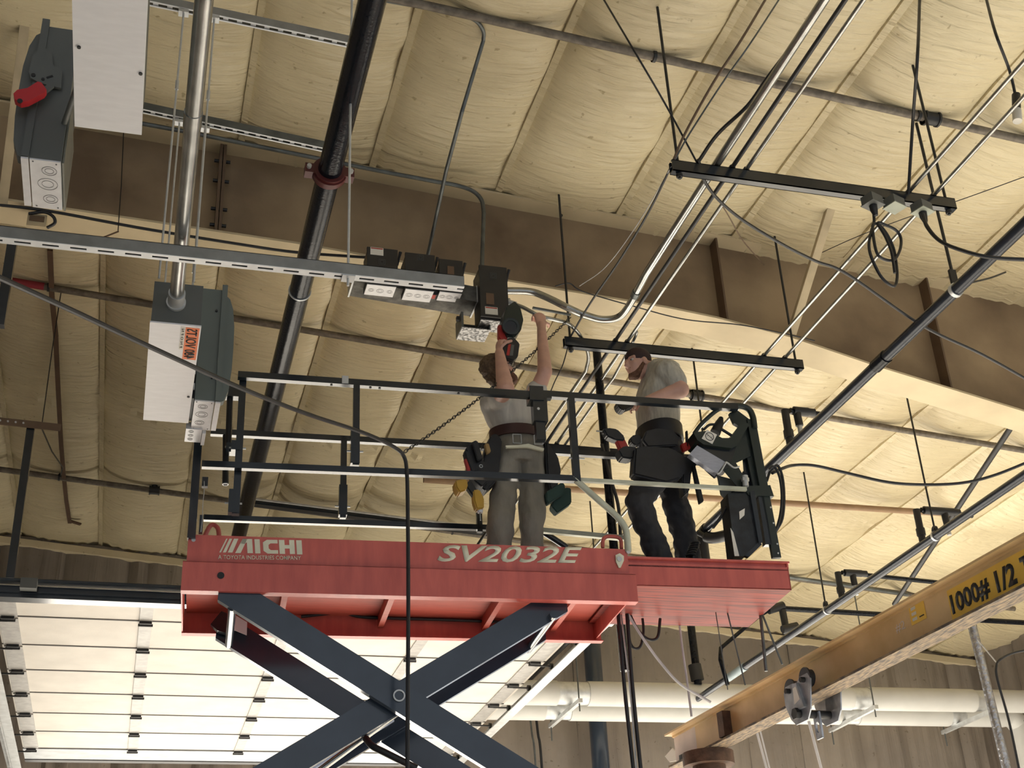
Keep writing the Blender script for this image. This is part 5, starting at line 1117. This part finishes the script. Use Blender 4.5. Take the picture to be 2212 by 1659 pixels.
def flesh(name, m, parent, fill, vox=.009, it=4, wr=0.0, wf=6.0, stretch=(1, 1, 1), label=None):
    """fuse overlapping shapes into one continuous skin"""
    bm = B(); fill(bm); bmesh.ops.recalc_face_normals(bm, faces=bm.faces)
    me = D.meshes.new('t'); bm.to_mesh(me); bm.free()
    o = D.objects.new('t', me); COL.objects.link(o)
    md = o.modifiers.new('r', 'REMESH'); md.mode = 'VOXEL'; md.voxel_size = vox
    bpy.context.view_layer.update()
    m2 = D.meshes.new_from_object(o.evaluated_get(bpy.context.evaluated_depsgraph_get()))
    D.objects.remove(o); D.meshes.remove(me)
    bm = B(); bm.from_mesh(m2); D.meshes.remove(m2)
    for _ in range(it): bmesh.ops.smooth_vert(bm, verts=bm.verts, factor=.5, use_axis_x=True, use_axis_y=True, use_axis_z=True)
    if wr:
        bm.normal_update()
        for v in bm.verts:
            q = V((v.co.x * stretch[0], v.co.y * stretch[1], v.co.z * stretch[2])) * wf
            v.co += v.normal * wr * (noise.noise(q) + .6 * noise.noise(q * 2.3 + V((3, 1, 7))))
    return obj(name, bm, m, parent, label=label)
def hand(bm, W, d, n, curl, ts, spread=.0, scale=1.0, c0=None):
    d = d.normalized(); n = (n - d * n.dot(d)).normalized(); s = d.cross(n)
    k = scale
    capsule(bm, W - d * .01 * k, W + d * .075 * k, .030 * k, .036 * k, 14, (n, .5))
    for i, (o, L_) in enumerate(((-.03, .062), (-.0105, .075), (.0105, .080), (.030, .070))):
        p = W + d * (.080 - .004 * abs(i - 2)) * k + s * o * k; dd = (d + s * o * spread).normalized(); nn = n
        for j, f in enumerate((.45, .32, .26)):
            ang = (c0 if (c0 is not None and j == 0) else curl)
            dd, nn = (dd * math.cos(ang) + nn * math.sin(ang)), (nn * math.cos(ang) - dd * math.sin(ang))
            q = p + dd * L_ * f * k; capsule(bm, p, q, .0092 * k, .0082 * k, 8); p = q
    p = W + d * .025 * k + s * .032 * ts * k; dd = (d * .55 + s * ts * .6 + n * .55).normalized()
    for f, a in ((.04, 0), (.032, .5)):
        dd = (dd * math.cos(a) + (n - s * ts * .5).normalized() * math.sin(a)).normalized(); q = p + dd * f * k; capsule(bm, p, q, .0112 * k, .0098 * k, 8); p = q
def headM(f, u):
    f = f.normalized(); l = u.cross(f).normalized(); u = f.cross(l); return Matrix((f, l, u)).transposed()
def head_mesh(bm, c, M, nose=True):
    T = lambda x, y, z: c + M @ V((x, y, z))
    ball(bm, T(-.012, 0, .028), .098, .077, .092, M, 24, 16); ball(bm, T(.028, 0, -.02), .068, .064, .085, M, 20, 14)
    ball(bm, T(.048, 0, -.082), .042, .044, .034, M); ball(bm, T(.02, 0, -.07), .055, .055, .045, M)
    capsule(bm, T(.084, 0, .02), T(.110, 0, -.022), .009, .0145, 10); ball(bm, T(.102, .0, -.027), .014, .018, .011, M, 10, 8)
    for y in (-1, 1):
        ball(bm, T(-.004, y * .078, -.008), .020, .010, .032, M, 10, 8); capsule(bm, T(.078, y * .014, .036), T(.066, y * .052, .032), .010, .009, 8)
        ball(bm, T(.062, y * .036, -.018), .022, .022, .018, M, 10, 8)
    ball(bm, T(.084, 0, -.052), .012, .022, .007, M, 10, 8); ball(bm, T(.082, 0, -.064), .012, .019, .007, M, 10, 8)
def eyes(parent, c, M):
    T = lambda x, y, z: c + M @ V((x, y, z))
    for y in (-1, 1):
        e = part('eye', mat('eye white', (.6, .56, .52), .3), parent, lambda b, y=y: ball(b, T(.0735, y * .033, .012), .0125, .0145, .0095, M, 12, 8))
        part('iris', M_ink, e, lambda b, y=y: ball(b, T(.0835, y * .033, .011), .004, .0055, .0055, M, 10, 6))

# ---- worker with the raised arms (back to the camera)
DK = HL + .152
m1 = thing('person', 'worker in grey t-shirt and khaki trousers reaching up with both arms', 'person', LW(2.1, .35, DK))
J = dict(pel=PY(1122, 968, 7.66), wai=PY(1117, 938, 7.66), che=PY(1108, 892, 7.66), neck=PY(1096, 846, 7.67),
         sl=PY(1064, 872, 7.66), el=PY(1092, 842, 7.40), wl=PY(1079, 762, 7.60), sr=PY(1150, 868, 7.67), er=PY(1177, 803, 7.58), wr=PY(1169, 702, 7.82),
         hl=PY(1095, 985, 7.66), kl=PY(1083, 1120, 7.58), hr=PY(1149, 988, 7.66), kr=PY(1150, 1122, 7.60))
J['al'] = V((PY(1072, 1262, 7.6).x, 7.62, 1.6 + DK + .085)); J['ar'] = V((PY(1150, 1268, 7.62).x, 7.64, 1.6 + DK + .085))
hc = PY(1080, 803, 7.70); HM_ = headM(V((.80, .22, .50)), V((-.5, -.1, .82)))
X_ = LU
def body1(b):
    loft(b, [(J['pel'] - V((0, 0, .1)), X_ * .13, LV * .10), (J['pel'], X_ * .155, LV * .11), (J['wai'], X_ * .14, LV * .095), (J['che'], X_ * .155, LV * .11), (J['neck'] - V((0, 0, .06)), X_ * .13, LV * .08)])
    capsule(b, J['sl'], J['el'], .066, .060); capsule(b, J['el'], J['wl'], .062, .033)
    capsule(b, J['sr'], J['er'], .060, .050); capsule(b, J['er'], J['wr'], .052, .031)
    capsule(b, J['sl'].lerp(J['sr'], .1), J['sl'].lerp(J['sr'], .9), .062, .062)
    capsule(b, J['neck'] - V((0, 0, .03)), hc + HM_ @ V((-.02, 0, -.05)), .058, .056)
    head_mesh(b, hc, HM_)
    for h, k, a in (('hl', 'kl', 'al'), ('hr', 'kr', 'ar')):
        capsule(b, J[h], J[k], .078, .055); capsule(b, J[k], J[a], .054, .040); capsule(b, J[a] - V((0, 0, .03)), J[a] + V((.0, .15, -.05)), .04, .035)
    hand(b, J['wl'], PY(1077, 728, 7.66) - J['wl'], V((.95, .25, .1)), .7, -1, scale=1.15)
    hand(b, J['wr'], PY(1163, 664, 7.89) - J['wr'], V((0, .95, .25)), .95, -1, scale=1.25, c0=.5)
flesh('body', M_skin, m1, body1, .0058, 3)
eyes(m1, hc, HM_)
T1_ = lambda x, y, z: hc + HM_ @ V((x, y, z))
def hair1(b):
    ball(b, T1_(-.032, 0, .045), .104, .086, .1, HM_, 22, 14); ball(b, T1_(-.066, 0, -.02), .060, .068, .075, HM_, 18, 12)
flesh('hair', M_hair, m1, hair1, .008, 2, .010, 34)
def beard1(b):
    ball(b, T1_(.05, 0, -.092), .045, .05, .032, HM_); 
    for y in (-1, 1): capsule(b, T1_(.015, y * .066, -.03), T1_(.05, y * .042, -.088), .016, .024, 10)
flesh('beard', M_beard, m1, beard1, .008, 2, .004, 50)
def glasses1(b):
    for y in (-1, 1):
        tube(b, [T1_(.103, y * .035 + .026 * math.cos(a), .012 + .019 * math.sin(a)) for a in [2 * PI * k / 14 for k in range(15)]], .0026, 6, caps=False)
        tube(b, [T1_(.102, y * .061, .016), T1_(.02, y * .082, .016), T1_(-.02, y * .084, .0)], .0028, 6)
    tube(b, [T1_(.104, -.009, .014), T1_(.104, .009, .014)], .0026, 6)
part('glasses', M_ink, m1, glasses1)
def shirt1(b):
    loft(b, [(J['wai'] - V((0, 0, .045)), X_ * .163, LV * .122), (J['wai'] + V((0, 0, .02)), X_ * .162, LV * .118), (J['che'] - X_ * .012, X_ * .185, LV * .132), (J['che'] + V((-.01, 0, .09)), X_ * .18, LV * .125), (J['neck'] - V((0, 0, .05)), X_ * .135, LV * .095), (J['neck'] - V((0, 0, .015)), X_ * .075, LV * .07)])
    capsule(b, J['sl'], J['sl'].lerp(J['el'], .50), .084, .080); capsule(b, J['sr'], J['sr'].lerp(J['er'], .34), .080, .074)
    capsule(b, J['sl'] - X_ * .02, J['wai'] - X_ * .11 + V((0, 0, .05)), .07, .05)
    capsule(b, J['sl'].lerp(J['sr'], .12), J['sl'].lerp(J['sr'], .88), .080, .080)
flesh('t_shirt', M_shirt, m1, shirt1, .0095, 2, .016, 10, (1, 1, .3))
def pants1(b):
    loft(b, [(J['pel'] - V((0, 0, .13)), X_ * .165, LV * .125), (J['pel'] - V((0, 0, .03)), X_ * .178, LV * .135), (J['wai'] - V((0, 0, .055)), X_ * .165, LV * .122), (J['wai'] - V((0, 0, .02)), X_ * .155, LV * .115)])
    for h, k, a in (('hl', 'kl', 'al'), ('hr', 'kr', 'ar')):
        capsule(b, J[h], J[h].lerp(J[k], .55), .098, .088); capsule(b, J[h].lerp(J[k], .5), J[k], .088, .082); capsule(b, J[k] + V((0, -.005, 0)), J[k].lerp(J[a], .55), .083, .078); capsule(b, J[k].lerp(J[a], .5), J[a] + V((0, 0, .03)), .078, .085)
flesh('trousers', M_pants, m1, pants1, .010, 2, .017, 8, (1, 1, .8))
for a in ('al', 'ar'):
    p = J[a]; flesh('boot', M_boot, m1, lambda b, p=p: (capsule(b, p + V((0, 0, .04)), p + V((0, -.01, -.04)), .058, .05), capsule(b, p + V((0, -.03, -.045)), p + V((0, .17, -.052)), .045, .042, 14, (V((0, 0, 1)), .8))), .01, 3)
bw = J['wai'] + V((0, 0, -.022))
def ringband(b, c, wv, dv, h, th):
    n = 36; R = []
    for k in range(n):
        t = 2 * PI * k / n; e = wv * math.cos(t) + dv * math.sin(t); o = e + e.normalized() * th
        R.append([b.verts.new(c + q) for q in (e - V((0, 0, h)), o - V((0, 0, h)), o + V((0, 0, h)), e + V((0, 0, h)))])
    for k in range(n):
        A, B_ = R[k], R[(k + 1) % n]
        for j in range(4): b.faces.new((A[j], A[(j + 1) % 4], B_[(j + 1) % 4], B_[j]))
belt = part('tool_belt', M_belt, m1, lambda b: ringband(b, bw, X_ * .178, LV * .135, .036, .012), label='dark maroon tool belt with square buckles')
for x in (1117, 1163):
    p = PY(x, 948 + (x - 1117) * .05, 7.50); bk = [p + X_ * sx * .028 + V((0, 0, sz * .032)) for sx, sz in ((-1, -1), (1, -1), (1, 1), (-1, 1), (-1, -1))]
    part('buckle', M_galv, belt, lambda b, bk=bk: [bar(b, u, v, .005, .007, LV) for u, v in zip(bk, bk[1:])], smooth=False)
def poly(name, m, par, pts, Y, th, label=None, bev=.0):
    bm = B(); prism(bm, [PY(x, y, Y) for x, y in pts], V((0, th, 0)))
    bmesh.ops.recalc_face_normals(bm, faces=bm.faces)
    bmesh.ops.bevel(bm, geom=[e for e in bm.edges], offset=bev, segments=2, affect='EDGES', clamp_overlap=True) if bev else None
    return obj(name, bm, m, par, label=label)
poly('pouch', M_leather, belt, ((1060, 940), (1072, 935), (1085, 950), (1080, 1010), (1072, 1040), (1050, 1060), (1036, 1050), (1046, 980)), 7.50, .12, bev=.008)
poly('pouch', M_leather, belt, ((1006, 968), (1022, 952), (1032, 950), (1040, 985), (1050, 1005), (1055, 1040), (1042, 1052), (1026, 1040), (1016, 1010)), 7.46, .10, label='black pouch of hand tools', bev=.008)
poly('tool_handle', M_wood, belt, ((1047, 958), (1056, 957), (1061, 975), (1052, 980)), 7.45, .03, bev=.004)
poly('tool_handle', M_drillred, belt, ((1003, 991), (1009, 990), (1018, 1014), (1011, 1018)), 7.45, .03, bev=.004)
poly('tool_handle', M_leather, belt, ((1004, 976), (1012, 974), (1030, 1015), (1020, 1020)), 7.44, .03, bev=.004)
poly('tool_handle', M_leather, belt, ((1020, 955), (1031, 951), (1044, 990), (1032, 996)), 7.42, .04, bev=.005)
part('clip_ring', M_galv, belt, lambda b: ring(b, PY(1039, 1007, 7.42), V((0, 1, 0)), .008, .012, .006, 14))
poly('pouch', M_leather, belt, ((1178, 950), (1190, 962), (1206, 985), (1213, 1015), (1205, 1050), (1190, 1060), (1182, 1030)), 7.55, .16, bev=.01)
poly('canvas_flap', M_greenpouch, belt, ((1180, 1062), (1216, 1040), (1222, 1050), (1216, 1068), (1184, 1088), (1180, 1080)), 7.55, .06, label='green canvas pouch', bev=.006)
poly('canvas_flap', M_greenpouch, belt, ((1192, 1094), (1198, 1072), (1222, 1052), (1234, 1054), (1235, 1086), (1204, 1108)), 7.60, .07, bev=.006)
poly('shirt_hem', M_cream, m1, ((1092, 962), (1120, 961), (1142, 958), (1160, 964), (1176, 968), (1174, 974), (1140, 966), (1094, 967)), 7.50, .02, bev=.002)

# ---- the power tool held overhead
t = thing('power_tool', 'black and red power tool held up against the tall dark switch box', 'power tool', PY(1105, 772, 7.72))
def tpoly(name, m, pts, Y, th, label=None, bev=.005, par=None): return poly(name, m, par or t, pts, Y, th, label, bev)
tpoly('housing', M_green, ((1094, 662), (1112, 650), (1124, 662), (1131, 690), (1126, 712), (1112, 729), (1096, 727), (1086, 706), (1089, 680)), 7.66, .14)
part('gear_cover', M_black, t, lambda b: disc(b, PY(1103, 706, 7.65), V((.1, 1, .2)), .062, .03, 24))
part('gear_rim', M_green, t, lambda b: ring(b, PY(1103, 706, 7.64), V((.1, 1, .2)), .045, .058, .02, 24))
tpoly('grip', M_drillred, ((1077, 700), (1088, 704), (1096, 722), (1096, 738), (1084, 738), (1077, 728)), 7.68, .045, 'red grip')
bt = tpoly('battery', M_black, ((1098, 730), (1110, 728), (1123, 742), (1119, 770), (1110, 778), (1085, 772), (1083, 764), (1090, 738)), 7.62, .10, 'black battery pack')
tpoly('battery_label', M_drillred, ((1098, 744), (1104, 743), (1100, 768), (1094, 767)), 7.617, .004, None, 0, bt)
tpoly('battery_window', M_enc, ((1105, 744), (1111, 745), (1108, 768), (1101, 768)), 7.617, .004, None, 0, bt)

def drill(label, pts_body, pts_grip, pts_bat, chuck, bit, Y, mb, mg, mbat, mch):
    t = thing('cordless_drill', label, 'drill', PY(*pts_bat[0], Y))
    poly('housing', mb, t, pts_body, Y, .065, bev=.008)
    poly('grip', mg, t, pts_grip, Y + .01, .045, bev=.006)
    poly('battery', mbat, t, pts_bat, Y - .012, .09, bev=.008)
    part('chuck', mch, t, lambda b: tube(b, [PY(*chuck[0], Y + .03), PY(*chuck[1], Y + .03)], [.026, .016], 14))
    part('bit', M_emt, t, lambda b: tube(b, [PY(*chuck[1], Y + .03), PY(*bit, Y + .03)], .005, 8))
    return t
drill('yellow and black drill hanging chuck down from the tool belt', ((1022, 1058), (1036, 1056), (1046, 1075), (1046, 1098), (1030, 1100), (1024, 1082)), ((1004, 1046), (1016, 1036), (1038, 1068), (1026, 1076)), ((983, 1038), (1006, 1032), (1012, 1044), (1008, 1058), (993, 1064), (985, 1052)), ((1036, 1092), (1037, 1108)), (1038, 1124), 7.42, M_drillyel, M_black, M_drillyel, M_cover)

# ---- bearded worker (facing left)
DK2 = hE1 - .05
m2 = thing('person', 'bearded worker in heather grey t-shirt and dark jeans leaning forward behind the rail', 'person', LW(3.1, .35, DK2))
F2 = -LU; S2 = LV
K = dict(pel=PY(1428, 975, 7.5), wai=PY(1424, 938, 7.5), che=PY(1420, 862, 7.5), up=PY(1428, 802, 7.5), neck=PY(1412, 790, 7.52),
         sl=PY(1440, 804, 7.34), el=PY(1470, 842, 7.30), wl=PY(1398, 866, 7.34), sr=PY(1424, 800, 7.68), er=PY(1444, 870, 7.74), wr=PY(1392, 878, 7.60),
         hl=PY(1428, 1000, 7.42), kl=PY(1380, 1085, 7.38), hr=PY(1436, 1000, 7.60), kr=PY(1462, 1090, 7.60))
K['al'] = V((PY(1432, 1210, 7.42).x, 7.42, 1.6 + DK2 + .085)); K['ar'] = V((PY(1492, 1212, 7.62).x, 7.62, 1.6 + DK2 + .085))
hc2 = PY(1378, 788, 7.52); HM2 = headM(V((-.93, -.28, -.10)), V((-.15, 0, 1)))
def body2(b):
    loft(b, [(K['pel'] - V((0, 0, .1)), S2 * .13, F2 * .10), (K['pel'], S2 * .155, F2 * .11), (K['wai'], S2 * .14, F2 * .10), (K['che'], S2 * .155, F2 * .11), (K['up'], S2 * .15, F2 * .09)])
    capsule(b, K['sl'], K['el'], .066, .058); capsule(b, K['el'], K['wl'], .060, .034); capsule(b, K['sr'], K['er'], .06, .05); capsule(b, K['er'], K['wr'], .052, .032)
    capsule(b, K['sl'], K['sr'], .06, .06); capsule(b, K['up'] + V((0, 0, .02)), hc2 + HM2 @ V((-.03, 0, -.05)), .062, .058); head_mesh(b, hc2, HM2)
    for h, k, a in (('hl', 'kl', 'al'), ('hr', 'kr', 'ar')):
        capsule(b, K[h], K[k], .078, .055); capsule(b, K[k], K[a], .054, .040); capsule(b, K[a] - V((0, 0, .03)), K[a] + F2 * .15 - V((0, 0, .05)), .04, .035)
    hand(b, K['wl'], F2 + V((0, 0, -.05)), V((0, .2, -1)), .7, -1); hand(b, K['wr'], F2, V((0, -.5, -.8)), .6, 1)
flesh('body', M_skin, m2, body2, .0058, 3)
eyes(m2, hc2, HM2)
T2 = lambda x, y, z: hc2 + HM2 @ V((x, y, z))
def beard2(b):
    ball(b, T2(.05, 0, -.090), .044, .048, .032, HM2)
    for y in (-1, 1): capsule(b, T2(.008, y * .066, -.025), T2(.05, y * .042, -.085), .014, .022, 10)
    capsule(b, T2(.088, -.02, -.043), T2(.088, .02, -.043), .006, .006, 8)
flesh('beard', M_beard, m2, beard2, .007, 2, .003, 50)
def cap2(b):
    ball(b, T2(-.014, 0, .045), .103, .084, .088, HM2, 22, 14)
cp_ = flesh('cap', mat('dark red black cap', (.03, .012, .014), .7), m2, cap2, .009, 2)
part('cap_brim', mat('dark red black cap', (.03, .012, .014), .7), m2, lambda b: ball(b, T2(-.11, 0, .005), .06, .07, .012, HM2, 16, 8))
def shirt2(b):
    loft(b, [(K['wai'] - V((0, 0, .04)), S2 * .172, F2 * .138), (K['wai'] + V((0, 0, .05)), S2 * .175, F2 * .138), (K['che'], S2 * .19, F2 * .145), (K['up'], S2 * .17, F2 * .115), (K['neck'] - V((0, 0, .01)), S2 * .075, F2 * .07)])
    capsule(b, K['sl'], K['sl'].lerp(K['el'], .5), .092, .084); capsule(b, K['sr'], K['sr'].lerp(K['er'], .5), .08, .074); capsule(b, K['sl'], K['sr'], .09, .085)
flesh('t_shirt', M_shirt2, m2, shirt2, .0095, 2, .014, 10, (1, 1, .3))
def pants2(b):
    loft(b, [(K['pel'] - V((0, 0, .12)), S2 * .155, F2 * .125), (K['pel'] - V((0, 0, .03)), S2 * .168, F2 * .135), (K['wai'] - V((0, 0, .03)), S2 * .16, F2 * .125)])
    for h, k, a in (('hl', 'kl', 'al'), ('hr', 'kr', 'ar')):
        capsule(b, K[h], K[k], .112, .092); capsule(b, K[k], K[k].lerp(K[a], .6), .09, .08); capsule(b, K[k].lerp(K[a], .55), K[a] + V((0, 0, .03)), .08, .086)
flesh('jeans', M_jeans, m2, pants2, .010, 2, .018, 9, (1, 1, 1.2))
for a in ('al', 'ar'):
    p = K[a]; flesh('boot', M_boot, m2, lambda b, p=p: (capsule(b, p + V((0, 0, .04)), p - V((0, 0, .04)), .058, .05), capsule(b, p - V((0, 0, .045)), p + F2 * .17 - V((0, 0, .052)), .045, .042, 14, (V((0, 0, 1)), .8))), .01, 3)
belt2 = part('tool_belt', M_leather, m2, lambda b: ringband(b, K['wai'] - V((0, 0, .02)), F2 * .14, S2 * .18, .05, .016))
poly('belt_pad', M_leather, belt2, ((1388, 950), (1396, 930), (1420, 924), (1455, 928), (1468, 945), (1464, 962), (1400, 965)), 7.27, .03, bev=.008)
poly('pouch', M_leather, belt2, ((1372, 966), (1400, 962), (1450, 966), (1482, 985), (1484, 1015), (1470, 1034), (1440, 1042), (1390, 1030), (1368, 1025)), 7.25, .09, label='large black leather tool pouch', bev=.012)
poly('pouch', M_leather, belt2, ((1362, 945), (1370, 938), (1384, 940), (1386, 956), (1374, 962), (1364, 956)), 7.30, .06, bev=.006)
poly('pouch', M_leather, belt2, ((1476, 990), (1500, 975), (1514, 985), (1505, 1004), (1494, 1020), (1490, 1060), (1478, 1070), (1474, 1040)), 7.32, .08, bev=.008)
poly('tool_handle', M_black, belt2, ((1496, 1005), (1502, 1003), (1521, 1082), (1512, 1088), (1506, 1060)), 7.30, .03, bev=.004)
poly('tool_handle', M_drillred, belt2, ((1472, 958), (1490, 952), (1496, 966), (1478, 974)), 7.29, .04, bev=.005)
poly('tool_handle', M_black, belt2, ((1482, 930), (1486, 930), (1488, 965), (1483, 965)), 7.29, .02, bev=.003)
tl = thing('tape_tool', 'small red and black tool in the bearded worker\'s hand below the rail', 'hand tool', PY(1352, 884, 7.3))
t = tl; tpoly('case', M_black, ((1334, 866), (1344, 862), (1374, 866), (1372, 874), (1356, 880), (1350, 886), (1342, 884), (1335, 876)), 7.28, .08, None, .006)
tpoly('grip_band', M_drillred, ((1340, 863), (1348, 863), (1346, 870), (1341, 872)), 7.275, .09, None, .002)
drill('red and black drill with its bit pointing left in front of the bearded worker', ((1303, 926), (1315, 923), (1334, 926), (1350, 942), (1350, 952), (1330, 950), (1312, 942)), ((1328, 942), (1348, 944), (1360, 968), (1342, 974)), ((1336, 972), (1350, 962), (1376, 965), (1378, 982), (1364, 991), (1344, 988)), ((1312, 934), (1302, 932)), (1288, 931), 7.30, M_black, M_drillred, M_black, M_black)
